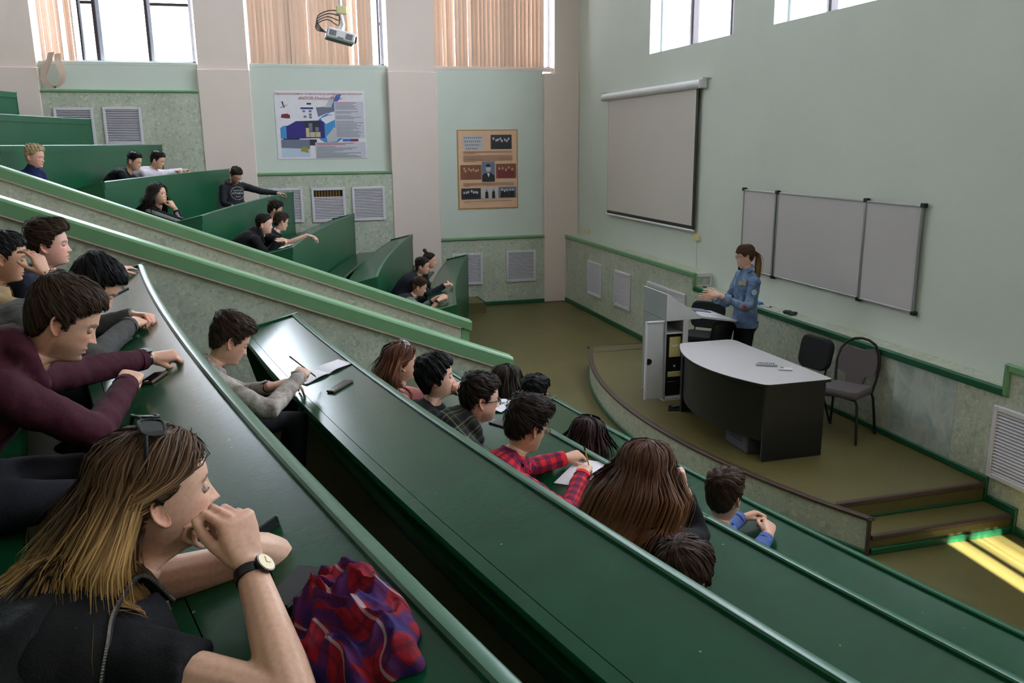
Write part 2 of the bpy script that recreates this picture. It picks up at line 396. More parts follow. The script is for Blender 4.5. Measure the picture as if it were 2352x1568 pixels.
# ---- near wall (right of the hall): high windows behind closed blinds, sun comes through a few gaps
wr = sempty('wall_right', (0, YN, 0), 'right wall with blind covered windows behind the photographer')
NB = [(-8.6,-5.6), (-4.9,-1.9), (-1.2,1.8), (2.5,5.5)]
MB().box((XB, YN-.3, 0), (XF, YN, 4.5)).build('wall_lower', MINT, wr); MB().box((XB, YN-.3, 6.95), (XF, YN, ZC)).build('wall_upper', MINT, wr)
ed = [XB]+[v for p in NB for v in p]+[XF]
for i in range(0, len(ed), 2): MB().box((ed[i], YN-.3, 4.5), (ed[i+1], YN, 6.95)).build('pillar', CREAM, wr)
for k, (a, b) in enumerate(NB):
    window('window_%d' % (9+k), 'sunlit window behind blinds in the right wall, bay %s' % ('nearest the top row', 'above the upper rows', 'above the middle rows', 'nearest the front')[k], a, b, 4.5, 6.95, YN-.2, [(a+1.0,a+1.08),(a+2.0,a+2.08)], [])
    g = {}
    vert_blind('closed beige vertical blind on the right wall, bay %s' % ('by the top row', 'by the upper rows', 'by the middle rows', 'by the front')[k], a+.02, b-.02 if k < 3 else 3.85, YN-.1, 4.48, 6.96, 38 if k < 3 else 17, g, .16, BLIND_LINED)
    portal(((a+b)/2, YN-.35, 5.7), (3.0, 2.4), (0,1,0))
fb = empty('vertical_blind', (4.9, YN-.1, 6.9), 'gappy beige blind on the right wall letting sun stripes through', 'blind')
for (a, b) in ((4.30,4.67),(4.60,4.87),(4.905,4.945),(5.02,5.09),(5.115,5.15),(5.18,5.22),(5.25,5.31),(5.33,5.52)):
    MB().box((a-.47, YN-.103, 4.5), (b-.47, YN-.099, 6.9)).build('slat', BLIND_LINED, fb)
MB().box((5.03, YN-.103, 4.5), (5.52, YN-.099, 6.9)).build('slat', BLIND_LINED, fb)

# ================================================================= seating terraces
def xn(i, y): t = 6.3-y; return 2.12-i+.165*t+.012*t*t
def xfr(i, y): t = y-10.6; return 2.21-i+.18*t+.016*t*t-.03*i*t/4.9
def ztop(i): return 1.13+.41*i
def zfl(i): return .40+.41*i
YNE = list(np.linspace(6.3, -3.25, 26)); YFA = list(np.linspace(10.6, 15.5, 15))
NB_ROWS, FA_ROWS = 7, 9
tn = sempty('terrace_near', (0, 3, 0), 'stepped seating floor of the near block'); tf = sempty('terrace_far', (0, 13, 0), 'stepped seating floor of the far block')
def slab(fn, ys, i, depth=1.0, z=None, z0=0.0, fr=0.0):
    m = MB(); z = zfl(i) if z is None else z
    ring = [[(fn(i, y)-depth, y, z0), (fn(i, y)+fr, y, z0), (fn(i, y)+fr, y, z), (fn(i, y)-depth, y, z)] for y in ys]
    return m.loft(ring)
for i in range(NB_ROWS): slab(xn, [6.85]+YNE, i, 1.0 if i < NB_ROWS-1 else 3.0, fr=-.03).build('row_floor', FLOOR, tn)
for i in range(FA_ROWS): slab(xfr, [10.0]+YFA, i, 1.03 if i < FA_ROWS-1 else 3.0, fr=-.03).build('row_floor', FLOOR, tf)
# side stairs by the window wall and the central stairs
st = sempty('stairs_side', (0, 15.9, 0), 'narrow side stairs along the window wall')
for k in range(22):
    x = 3.81-.5*k; MB().box((x-.52, 15.52, 0), (x, YW-.04, .2*(k+1))).build('step', FLOOR, st); MB().box((x-.03, 15.52, .2*(k+1)-.03), (x+.012, YW-.04, .2*(k+1)+.006), .006).build('nosing', DGREEN, st)
    if x < -7: break
sc_ = sempty('stairs_central', (0, 8.4, 0), 'central stairs between the two sloping parapets')
for k in range(16):
    x = 1.9-.5*k; MB().box((x-.52, 7.02, 0), (x, 9.88, .2*(k+1)), .005).build('step', FLOOR, sc_)

# ---- sloping parapets of the central stairs
def parapet(label, y0, y1, xe, ze, slope, xs=-7.0):
    b = empty('parapet', (0, (y0+y1)/2, 0), label, 'parapet')
    T = lambda x: ze+slope*(xe-x); zf = lambda x: max(0, (1.9-x)*.4-.3)
    xs_ = np.linspace(xe-.10, xs, 8)
    n = 7
    for j in range(n):
        xa, xb = xs_[j]-(.0005 if j else 0), xs_[j+1]+.0005
        MB().loft([[(x, y0, 0 if j == 0 else max(0, T(x)-1.6)), (x, y1, 0 if j == 0 else max(0, T(x)-1.6)), (x, y1, T(x)-.10), (x, y0, T(x)-.10)] for x in (xa, xb)]).build('facing_panel', TERR, b)
    MB().loft([[(x, yy, T(x)+dz) for yy, dz in ((y0-.035,-.118),(y0-.038,-.02),(y0-.030,-.004),(y0-.018,0),(y1+.018,0),(y1+.035,-.02),(y1+.035,-.118))] for x in (xe+.03, xs)]).build('cap', GREEN, b)
    MB().loft([[(x, yy, T(x)+dz) for yy, dz in ((y0-.033,-.134),(y0-.033,-.117),(y1+.033,-.117),(y1+.033,-.134))] for x in (xe-.1, xs)]).build('edge_strip', PINK, b)
    MB().box((xe-.10, y0-.012, 0), (xe, y1+.012, ze-.10), .006).build('end_post', GREEN, b)
    return b
parapet('near sloping parapet of the central stairs with light green cap', 6.85, 6.94, 1.88, 1.37, .388)
parapet('far sloping parapet of the central stairs with light green cap', 9.92, 10.01, 2.22, 1.06, .395)

# ---- curved desks and benches
def desk(label, fn, ys, i, z_foot, end0=True):
    z = ztop(i); D = .40; drop = .10; b = empty('lecture_desk', (fn(i, ys[0]), ys[0], z_foot), label, 'desk', 'rows of green lecture desks')
    nrm = []
    for y in ys:
        dx = (fn(i, y+.01)-fn(i, y-.01))/.02; v = np.array((1.0, -dx)); nrm.append(v/np.linalg.norm(v))
    def P(k, s, zz): return (fn(i, ys[k])-s*nrm[k][0], ys[k]-s*nrm[k][1], zz)
    K = range(len(ys)); sec = lambda pts: [[P(k, s, zz) for s, zz in pts] for k in K]
    MB().loft(sec([(.004,z_foot),(.004,z-.02),(.026,z-.02),(.026,z_foot)])).build('front_panel', PANELG, b, 40)
    MB().loft(sec([(-.008,z-.085),(-.008,z-.002),(0,z+.004),(.026,z+.004),(.032,z-.002),(.032,z-.03),(.004,z-.03),(.004,z-.085)])).build('front_rail', PANELG, b, 40)
    MB().loft(sec([(-.008,z_foot),(-.008,z_foot+.07),(.004,z_foot+.07),(.004,z_foot)])).build('foot_rail', DGREEN, b, 40)
    MB().loft(sec([(.028,z-.035),(.028,z-.012),(D-.05,z-drop+.012),(D-.05,z-drop-.012)])).build('desk_top', DESK, b, 40)
    MB().loft(sec([(D-.047,z-drop-.014),(D-.047,z-drop+.012),(D-.004,z-drop+.002),(D,z-drop-.006),(D,z-drop-.024)])).build('back_strip', DESK, b, 40)
    MB().loft(sec([(.03,z-.30),(.03,z-.285),(.30,z-.285),(.30,z-.30)])).build('book_shelf', DGREEN, b, 40)
    # end cheeks, sloping in towards the foot
    for k, sg in ((0, 1), (len(ys)-1, -1)):
        yy = np.sign(ys[0]-ys[1])*sg
        q = [P(k, s, zz) for s, zz in ((.0,z_foot),(.0,z+.004),(D,z-drop+.006),(D,z-drop-.05),(.20,z_foot+.25),(.20,z_foot))]
        MB().prism(q, (0, .03*yy, 0)).build('end_panel', PANELG, b)
        q = [P(k, s, zz) for s, zz in ((-.008,z-.002),(-.008,z+.010),(D,z-drop+.016),(D,z-drop+.002))]
        MB().prism(q, (0, .035*yy, 0)).build('end_lip', PANELG, b)
    return b
def bench(label, fn, ys, i):
    z = zfl(i)+.44; b = empty('bench', (fn(i, ys[0])-.9, ys[0], zfl(i)), label, 'bench', 'green plank benches between the desks')
    MB().loft([[(fn(i, y)+s, y, zz) for s, zz in ((-.985,z-.03),(-.985,z),(-.66,z+.012),(-.645,z),(-.645,z-.025))] for y in ys]).build('seat', DESK, b, 40)
    for y in ys[1::4]: MB().box((fn(i, y)-.96, y-.03, zfl(i)), (fn(i, y)-.72, y+.03, z-.02), .004).build('support', DGREEN, b)
ORD = ['front', 'second', 'third', 'fourth', 'fifth', 'sixth', 'seventh', 'eighth', 'ninth']
for i in range(NB_ROWS):
    desk('curved green desk, %s row from the stage in the near block' % ORD[i], xn, YNE, i, 0 if i == 0 else zfl(i-1))
    if i < NB_ROWS-1: bench('long green bench behind the %s desk of the near block' % ORD[i], xn, YNE, i)
for i in range(FA_ROWS):
    desk('curved green desk, %s row from the stage in the far block' % ORD[i], xfr, YFA, i, 0 if i == 0 else zfl(i-1))
    if i < FA_ROWS-1: bench('long green bench behind the %s desk of the far block' % ORD[i], xfr, YFA, i)

# ================================================================= stage
stg = sempty('stage', (4.8, 8.1, 0), 'low curved stage with olive top and stone print front')
xe_ = lambda y: 10.82-math.sqrt(7.2**2-(y-8.1)**2)
ysg = list(np.linspace(5.42, 11.08, 22))
MB().loft([[(xe_(y), y, 0), (XW, y, 0), (XW, y, .31), (xe_(y), y, .31)] for y in ysg]).build('stage_top', FLOOR, stg)
yfa = list(np.linspace(5.10, 11.10, 25))
for j in range(0, 24, 2):
    MB().loft([[(xe_(y)-.012, y+d, .0), (xe_(y)+.004, y+d, .0), (xe_(y)+.004, y+d, .30), (xe_(y)-.012, y+d, .30)] for y, d in zip(yfa[j:j+3], (.001, 0, -.001))]).build('front_panel', TERR, stg)
MB().loft([[(xe_(y)-.03, y, .295), (xe_(y)+.03, y, .295), (xe_(y)+.03, y, .318), (xe_(y)-.02, y, .322), (xe_(y)-.03, y, .315)] for y in yfa]).build('nosing', BROWN, stg, 40)
MB().loft([[(xe_(y)-.03, y, 0), (xe_(y)-.01, y, 0), (xe_(y)-.012, y, .05), (xe_(y)-.03, y, .04)] for y in yfa]).build('skirting', DGREEN, stg, 40)
MB().box((4.20, 11.05, .29), (XW-.03, 11.10, .318), .006).build('nosing', BROWN, stg)
MB().box((4.18, 10.74, .306), (5.2, 10.78, .316), .003).build('cover_strip', BROWN, stg)
# two steps at the right end
MB().box((4.26, 5.12, 0), (XW, 5.43, .155)).build('step', FLOOR, stg)
MB().box((4.20, 5.405, .275), (XW-.03, 5.45, .318), .006).build('nosing', BROWN, stg); MB().box((4.30, 5.10, .125), (XW-.03, 5.145, .162), .006).build('nosing', BROWN, stg)
MB().box((4.30, 5.405, .155), (XW-.03, 5.425, .175), .004).build('trim_line', DGREEN, stg); MB().box((4.30, 5.095, 0), (XW-.03, 5.125, .055), .006).build('trim_line', DGREEN, stg)
MB().box((4.245, 5.085, 0), (4.275, 5.115, .315), .006).build('corner_strip', BROWN, stg)

# ================================================================= ventilation grilles
VF = mat('grille_paint', (212,208,214), .45, .02)
def grille(label, c, w_, h_, ax, n=19, missing=0, face=1):
    g = empty('ventilation_grille', c, label, 'grille', 'white slatted ventilation grilles')
    P = (lambda u, d, z: (u, -d, z)) if ax == 0 else (lambda u, d, z: (-d, -u, z))
    fr = MB(); t = .045
    for (u0, u1, z0, z1) in ((-w_/2, -w_/2+t, -h_/2, h_/2), (w_/2-t, w_/2, -h_/2, h_/2), (-w_/2+t, w_/2-t, -h_/2, -h_/2+t), (-w_/2+t, w_/2-t, h_/2-t, h_/2)): fr.box(P(u0, 0, z0), P(u1, .03, z1), .006)
    fr.build('frame', VF, g, world=False)
    MB().box(P(-w_/2+.02, .0005, -h_/2+.02), P(w_/2-.02, .003, h_/2-.02)).build('cavity', DARKHOLE, g, world=False)
    ih = h_-2*t; p = ih/n
    s = MB().prism([P(-w_/2+t-.005, .004, -p*.10), P(-w_/2+t-.005, .022, -p*.36), P(-w_/2+t-.005, .024, -p*.22), P(-w_/2+t-.005, .006, p*.30)], np.array(P(w_-2*t+.01, 0, 0)))
    me = s.mesh('slat', VF)
    for k in range(n-missing):
        o = link('slat', me, g); o.location.z = -ih/2+p*(k+.5)
    return g
for lab, x, z in (('grille half hidden by a desk at the highest bay', -3.09, 3.49), ('grille right of the half hidden one at the highest bay', -2.335, 3.50), ('grille behind the man in the black hoodie', .265, 2.08),
                  ('grille with missing top slats below the transport poster', 1.03, 2.07), ('grille right of the one with missing slats', 1.765, 2.075), ('grille behind the front desk of the far block', 3.63, .75), ('grille beside the corner pillar below the history poster', 4.725, .76)):
    g = grille('white slatted '+lab, (x, YW-.008, z), .61, .625, 0, 19, 4 if 'missing top' in lab else 0)
    if 'missing top' in lab:
        q = MB()
        for k in range(9): q.box((x-.23+k*.052, YW-.012, z+.14), (x-.20+k*.052, YW-.006, z+.26))
        q.build('radiator_fins', mat('rusty_radiator', (120,84,30), .7, .3, 40), g)
for lab, y, w_ in (('square grille on the front wall nearest the corner', 14.60, .67), ('square grille on the front wall left of the lectern', 13.285, .66), ('wide grille on the front wall behind the lectern', 11.62, 1.30), ('large grille on the front wall beside the stage steps', 4.92, 1.0)):
    g = grille('white slatted '+lab, (XW-.008, y, .695), w_, .625, 1, 19)
    if w_ > 1.2: MB().box((XW-.036, y-.02, .40), (XW-.01, y+.02, .99), .004).build('centre_bar', VF, g)
# ================================================================= lettering
def text_verts(s, size=1.0, bold=0.0):
    cu = bpy.data.curves.new('t', 'FONT'); cu.body = s; cu.size = size; cu.resolution_u = 2; cu.offset = bold
    o = bpy.data.objects.new('t', cu); COL.objects.link(o); bpy.context.view_layer.update()
    me = bpy.data.meshes.new_from_object(o.evaluated_get(bpy.context.evaluated_depsgraph_get()))
    v = np.array([p.co[:] for p in me.vertices]).reshape(-1, 3); f = [tuple(p.vertices) for p in me.polygons]
    bpy.data.objects.remove(o); bpy.data.curves.remove(cu); bpy.data.meshes.remove(me)
    return v, f
LAYER = 1.0
LAYERS = {}
def text(s, name, m, parent, org, ux, uz, width=None, height=.05, bold=.0):
    """lettering laid flat: org = lower left corner, ux = reading direction, uz = up; width fits the line"""
    v, f = text_verts(s, 1.0, bold)
    if not len(v): return
    v[:, :2] -= v[:, :2].min(0); h = v[:, 1].max(); wd = v[:, 0].max(); k = height/h; kx = k if width is None else width/wd
    p = np.array(org)+np.outer(v[:, 0]*kx, ux)+np.outer(v[:, 1]*k, uz)
    par = list(range(len(v)))                      # strokes that overlap lie in layers a hair apart
    def root(i):
        while par[i] != i: par[i] = par[par[i]]; i = par[i]
        return i
    for q in f:
        for i in q[1:]: par[root(i)] = root(q[0])
    ids = {}; lay = np.array([ids.setdefault(root(i), len(ids)) % 7 for i in range(len(v))]); p = p+np.outer(lay*.00025, np.cross(ux, uz)*LAYER)
    return MB().add(p, f).build(name, m, parent, kind='stuff')
def flat(name, pts, org, ux, uz, nrm, d, m, parent):
    k = LAYERS.get(parent.name, 0); LAYERS[parent.name] = k+1; d = d+k*.00012      # every printed patch lies in its own layer
    p = [np.array(org)+np.array(ux)*a+np.array(uz)*b+np.array(nrm)*d for a, b in pts]
    return MB().add(p, [tuple(range(len(p)))]).build(name, m, parent)
R4 = lambda a, b, c, d: [(a,b),(c,b),(c,d),(a,d)]

# ================================================================= posters in the niches
INK = {k: mat('print_'+k, c, .55, .04, 10) for k, c in dict(white=(226,220,226), red=(172,52,66), grey=(196,194,204), line=(120,118,128), navy=(44,36,120), blue=(58,110,196), sky=(64,140,200), dark=(44,42,52), tan=(196,180,150), snow=(188,200,220), mid=(110,116,136), olive=(150,140,50), maroon=(120,40,50), peach=(222,178,146), brown=(128,76,52), gold=(176,128,60), ltgrey=(190,186,186), black=(30,28,32), sepia=(206,150,110)).items()}
px = np.array((1,0,0.)); pz = np.array((0,0,1.)); pn = np.array((0,-1.,0))
yp = YW+.10
p1 = empty('poster', (.98, yp, 2.9), 'white transport information poster with a blue truck and globe', 'poster')
w1, h1 = 1.60, 1.20; o1 = (.185, yp, 2.905)
MB().box((.185, yp-.010, 2.905), (1.785, yp, 4.105), .002).build('sheet', INK['white'], p1)
F1 = lambda nm, pts, ink, d=.0105: flat(nm, [(a*w1, b*h1) for a, b in pts], o1, px, pz, pn, d, INK[ink], p1)
circ = lambda cx, cy, rx, ry, n=24, a0=0, a1=2*PI: [(cx+rx*math.cos(a0+(a1-a0)*k/n), cy+ry*math.sin(a0+(a1-a0)*k/n)) for k in range(n)]
F1('globe', circ(.60,.44,.17,.215), 'sky'); F1('globe_land', [(.56,.25),(.66,.26),(.72,.34),(.70,.42),(.64,.47),(.60,.40),(.55,.33)], 'ltgrey', .0108)
F1('globe_land', [(.50,.60),(.58,.64),(.66,.65),(.70,.60),(.62,.56),(.56,.52),(.52,.54)], 'white', .0108)
F1('plane_tail', [(.56,.76),(.64,.93),(.74,.955),(.72,.88),(.66,.80),(.66,.76)], 'blue'); F1('plane_tail', [(.55,.76),(.62,.92),(.68,.94),(.62,.76)], 'ltgrey', .0108)
F1('plane_body', [(.45,.76),(.66,.78),(.66,.70),(.58,.68),(.47,.62)], 'mid'); F1('plane_body', [(.50,.62),(.62,.70),(.56,.64)], 'blue', .0109)
F1('truck_cab', [(.045,.30),(.045,.46),(.08,.49),(.14,.50),(.14,.31)], 'sky', .0107); F1('truck_box', [(.11,.30),(.11,.48),(.18,.53),(.22,.56),(.50,.57),(.535,.545),(.535,.31),(.30,.305)], 'navy', .0108)
F1('truck_opening', R4(.315,.325,.49,.555), 'dark', .0110)
for (a, b, c, d) in ((.325,.325,.365,.46),(.37,.325,.425,.40),(.43,.325,.485,.40),(.36,.41,.40,.53),(.43,.41,.47,.47)): F1('parcel', R4(a,b,c,d), 'tan' if d < .47 else 'mid', .0112)
F1('wheels', [(.07,.305),(.25,.305),(.25,.285),(.07,.285)], 'black', .0109)
F1('snow_scene', R4(.045,.03,.36,.29), 'snow', .0106); F1('snow_wood', [(.045,.17),(.36,.15),(.36,.29),(.045,.29)], 'mid', .0108); F1('snow_machine', [(.25,.12),(.34,.09),(.34,.17),(.28,.19)], 'olive', .0110)
F1('train', [(.36,.20),(.44,.20),(.44,.29),(.36,.29)], 'dark', .0107); F1('lorry_icon', [(.06,.61),(.07,.66),(.13,.67),(.16,.65),(.16,.60),(.12,.60)], 'maroon', .0107)
F1('satellite_icon', [(.075,.84),(.09,.85),(.11,.76),(.10,.75)], 'dark', .0107); F1('satellite_icon', [(.06,.76),(.14,.80),(.14,.79),(.06,.75)], 'mid', .0108)
F1('server_icon', R4(.35,.80,.40,.825), 'dark', .0107); F1('server_icon', R4(.28,.735,.42,.76), 'navy', .0107)
for (a, b) in ((.30,.69),(.37,.69),(.37,.64),(.37,.60),(.31,.61)): F1('server_icon', R4(a, b, a+.03, b+.03), 'mid', .0107)
F1('car_icon', R4(.73,.255,.91,.295), 'blue', .0107); F1('car_icon', R4(.82,.255,.91,.29), 'maroon', .0108)
F1('text_block', R4(.655,.305,.985,.845), 'grey', .0108); F1('text_block', R4(.42,.01,.99,.245), 'grey', .0109)
r = random.Random(3)
def tl(a, b, c, ink='line', d=.0113): F1('text_line', R4(a, b, c, b+.008), ink, d)
tl(.665,.82,.90,'red')
for k in range(24):
    if k in (4, 7, 11): continue
    tl(.665, .795-k*.0205, .665+.31*r.uniform(.55, 1))
tl(.43,.225,.86,'red'); tl(.43,.205,.76,'red')
for k in range(9): tl(.43, .175-k*.019, .43+.55*r.uniform(.35, 1))
LINE = 'Иноормационные технологии в организации перевозок'
wx_ = lambda q: np.ptp(text_verts(q)[0][:, 0]); kx_ = 1.55/wx_(LINE); xb_ = .02+kx_*(wx_('Ин')+wx_('Ино'))/2+.004
text(LINE, 'title', INK['red'], p1, np.array(o1)+px*.02+pz*1.125+pn*.024, px, pz, 1.55, .045)
flat('title', R4(xb_-.0018, 1.122, xb_+.0018, 1.174), o1, px, pz, pn, .0125, INK['red'], p1)      # upright of the third letter
text('ANTOR Monitor Master', 'title', INK['red'], p1, np.array(o1)+px*.42+pz*1.045+pn*.024, px, pz, .79, .055)

p2 = empty('poster', (4.1, yp, 1.9), 'peach history poster with old photographs and gold edge', 'poster')
w2, h2 = 1.20, 1.50; o2 = (3.505, yp, 1.91)
MB().box((3.505, yp-.010, 1.91), (4.705, yp, 3.41), .002).build('sheet', INK['peach'], p2)
for (a, b, c, d) in ((0,0,1,.012),(0,.988,1,1),(0,.0121,.015,.9879),(.985,.0121,1,.9879)): MB().box((3.505+a*w2, yp-.014, 1.91+b*h2), (3.505+c*w2, yp-.009, 1.91+d*h2)).build('edge_strip', INK['gold'], p2)
F2 = lambda nm, pts, ink, d=.0105: flat(nm, [(a*w2, b*h2) for a, b in pts], o2, px, pz, pn, d, INK[ink], p2)
def photo(a, b, c, d, bgk, seed, heads, fig, lo='black'):
    F2('photo', R4(a, b, c, d), bgk); q = random.Random(seed); W, H = c-a, d-b
    for k in range(heads):
        cx = a+W*(.10+.80*(k+.5)/heads)+q.uniform(-.01,.01); cy = b+H*q.uniform(.52,.72); rr = min(.016, W*.05)
        F2('figure', [(cx-rr*2, b+H*.02), (cx+rr*2, b+H*.02), (cx+rr*1.7, cy-rr*.8), (cx, cy), (cx-rr*1.7, cy-rr*.8)], lo, .0107)
        F2('figure', circ(cx, cy+rr*.5, rr, rr*1.1, 8), fig, .0109)
F2('photo', R4(.09,.745,.42,.925), 'ltgrey')
for j in range(4):
    for k in range(9-j): F2('figure', circ(.12+k*.034+.01*j, .90-j*.045, .011, .011, 8), 'mid', .0108)
photo(.55,.755,.90,.935,'dark',1,8,'ltgrey'); photo(.04,.375,.385,.56,'brown',2,7,'sepia','brown'); photo(.63,.385,.97,.57,'brown',3,5,'sepia','maroon')
photo(.05,.125,.37,.265,'dark',4,7,'ltgrey'); photo(.385,.13,.66,.27,'ltgrey',5,2,'mid'); photo(.67,.135,.97,.275,'mid',6,5,'ltgrey')
F2('photo', R4(.395,.345,.61,.60), 'mid', .0108); F2('portrait', [(.40,.345),(.605,.345),(.605,.42),(.54,.46),(.50,.45),(.44,.455),(.40,.42)], 'black', .0110); F2('portrait', circ(.50,.515,.042,.045), 'ltgrey', .0111); F2('portrait', [(.462,.53),(.538,.53),(.53,.565),(.50,.572),(.465,.562)], 'black', .0112); F2('portrait', [(.48,.45),(.525,.45),(.505,.40)], 'white', .0112)
for k in range(11):
    if k != 3: F2('text_line', R4(.09, .725-k*.0125, .09+.82*(1 if k not in (2, 10) else .25), .729-k*.0125), 'brown')
for k in range(4): F2('text_line', R4(.08, .325-k*.0125, .08+.85*(1 if k < 3 else .12), .329-k*.0125), 'brown')
for k in range(2): F2('text_line', R4(.09, .095-k*.0125, .09+.80*(1 if k < 1 else .12), .099-k*.0125), 'brown')

# ================================================================= projection screen
s = empty('projection_screen', (XF-.05, 12.9, 1.85), 'pull-down projection screen with black border on the front wall', 'screen')
MB().tube([(XF-.07, 14.77, 3.93), (XF-.07, 11.08, 3.93)], .062, 12).build('case', PLASTIC, s, 40)
for y in (11.07, 14.75): MB().box((XF-.135, y, 3.865), (XF-.01, y+.03, 3.995), .02).build('end_cap', PLASTIC, s)
MB().box((XF-.055, 11.23, 1.90), (XF-.050, 14.57, 3.90)).build('border', BLACK, s)
MB().box((XF-.060, 11.285, 1.955), (XF-.0555, 14.55, 3.90)).build('fabric', SCRF, s)
MB().tube([(XF-.055, 14.58, 1.885), (XF-.055, 11.22, 1.885)], .018, 8).build('bottom_bar', PLASTIC, s, 40)
for y in (11.05, 14.74): MB().box((XF-.10, y-.005, 3.99), (XF, y+.005, 4.01)).box((XF-.012, y-.07, 3.985), (XF, y+.07, 4.0)).build('bracket', METAL, s)
MB().tube([(XF-.03, 14.62, 3.88), (XF-.03, 14.60, 2.95)], .008, 6).build('cable', PLASTIC, s); MB().box((XF-.045, 14.57, 2.86), (XF-.01, 14.63, 2.98), .006).build('switch', PLASTIC, s)
# sockets and cable outlet
so = empty('wall_socket', (XF, 15.73, 1.45), 'row of three cream sockets on the front wall near the corner', 'socket')
CREAMP = mat('cream_plastic', (214,204,150), .5)
for k in range(3): MB().box((XF-.02, 15.84-k*.13, 1.41), (XF, 15.94-k*.13, 1.51), .008).build('socket', CREAMP, so); MB().tube([(XF-.021, 15.89-k*.13, 1.46), (XF-.024, 15.89-k*.13, 1.46)], .025, 10).build('socket_well', PLASTIC, so)
so = empty('cable_outlet', (XF, 11.19, 1.35), 'small cream outlet box with white cable duct below the screen corner', 'socket')
MB().box((XF-.03, 11.11, 1.75), (XF, 11.28, 1.84), .008).build('box', CREAMP, so); MB().box((XF-.012, 11.20, 1.35), (XF, 11.215, 1.75), .002).build('duct', PLASTIC, so)

# ================================================================= whiteboard
wb = empty('whiteboard', (XF-.03, 8.3, 1.52), 'three panel whiteboard with aluminium frame on the front wall', 'whiteboard')
BY = [9.92, 9.16, 7.535, 6.72]; BZ0, BZ1 = 1.515, 2.545
for k in range(3): MB().box((XF-.030-.012*(k != 1), BY[k+1]+.012, BZ0+.012), (XF-.022-.012*(k != 1), BY[k]-.012, BZ1-.012)).build('panel', BOARD, wb)
for k in range(3):
    f = MB(); a, b = BY[k+1], BY[k]; d = .012*(k != 1)
    for q in (((XF-.04-d, a+.004, BZ0), (XF-.015-d, b-.004, BZ0+.02)), ((XF-.04-d, a+.004, BZ1-.02), (XF-.015-d, b-.004, BZ1)), ((XF-.04-d, a+.004, BZ0), (XF-.015-d, a+.024, BZ1)), ((XF-.04-d, b-.024, BZ0), (XF-.015-d, b-.004, BZ1))): f.box(*q, .004)
    f.build('frame', METAL, wb)
for y in BY:
    for z in (BZ0, BZ1): MB().box((XF-.055, y-.03, z-.022), (XF-.01, y+.03, z+.022), .006).build('corner', BLACK, wb)
# things on the ledge
mk = empty('marker_set', (5.80, 9.25, 1.157), 'blue box with pens lying on the ledge behind the lecturer', 'markers')
MB().box((5.77, 9.22, 1.157), (5.83, 9.33, 1.185), .004).build('box', INK['blue'], mk)
for k in range(3): MB().tube([(5.76+.03*k, 9.17, 1.165), (5.80+.02*k, 9.04, 1.165)], .008, 6).build('pen', (PLASTIC, INK['dark'], PLASTIC)[k], mk)
ms = MB()
for k in range(9): ms.sphere((5.81+.02*math.sin(k*2.1), 8.69-.018*k, 1.170+.006*math.sin(k*3)), (.05,.03,.018), 10, 6)
tag(ms.build('cloth', mat('dark_green_cloth', (40,52,48), .9), None, True), 'crumpled dark cleaning cloth on the ledge below the whiteboard', 'cloth')
tag(MB().box((5.75, 10.60, 1.157), (5.79, 10.66, 1.170), .004).build('whiteboard_marker', BLACK), 'small black marker at the ledge step', 'marker')

# ================================================================= projector on its pole
pj = empty('projector', (.83, 9.64, 4.30), 'white ceiling projector with dangling cables on a pole', 'projector')
ax_ = np.array(Matrix.Rotation(math.radians(-14), 3, 'Y') @ Matrix.Rotation(math.radians(-10), 3, 'Z')).T
ax_ = np.array(Matrix.Rotation(math.radians(14), 3, 'Y').transposed())
c0 = np.array((.83, 9.64, 4.27)); L = lambda a, b, c: c0+ax_.T@np.array((a, b, c))
MB().obox(c0, ax_, (.15,.12,.05), .012).build('body', PLASTIC, pj)
MB().obox(L(0,0,-.052), ax_, (.145,.115,.008), .004).build('base_plate', mat('projector_base', (120,134,134), .5), pj)
for a in (-.085, .085): MB().obox(L(a,-.121,0), ax_, (.035,.003,.028)).build('vent', mat('vent_grey', (120,116,120), .6), pj)
MB().obox(L(0,-.121,-.03), ax_, (.03,.003,.006)).build('label_plate', mat('vent_grey', (120,116,120)), pj); MB().tube([L(.14,-.03,.0), L(.17,-.03,.0)], .035, 12).build('lens', BLACK, pj)
MB().tube([L(.0,0,.05), L(.01,0,.13)], [.035,.02], 8).tube([L(.01,0,.12), np.array((.845,9.64,4.5)), np.array((.845,9.64,ZC))], [.02,.022,.022], 8).build('pole', PLASTIC, pj, 40)
MB().box((.80, 9.60, 4.49), (.91, 9.68, 4.57), .008).build('junction_box', CREAMP, pj)
cb = MB()
for q in range(4):
    a = [L(-.15,-.02+.02*q,.0), L(-.24,-.02,-.005+.02*q), L(-.26,.0,.05+.03*q), L(-.16,0,.13+.03*q), L(-.04,0,.10+.05*q), np.array((.83,9.63,4.46+.02*q))]
    a = [Vector(v) for v in a]; pts_ = []
    for i in range(len(a)-1):
        for u in (0, .33, .66): 
            p0, p1_, p2_, p3 = a[max(i-1,0)], a[i], a[i+1], a[min(i+2,len(a)-1)]
            pts_.append(.5*((2*p1_)+(p2_-p0)*u+(2*p0-5*p1_+4*p2_-p3)*u*u+(3*p1_-p0-3*p2_+p3)*u**3))
    cb.tube(pts_+[a[-1]], .006, 5)
cb.build('cables', mat('cable_grey', (60,62,58), .6), pj, 60)

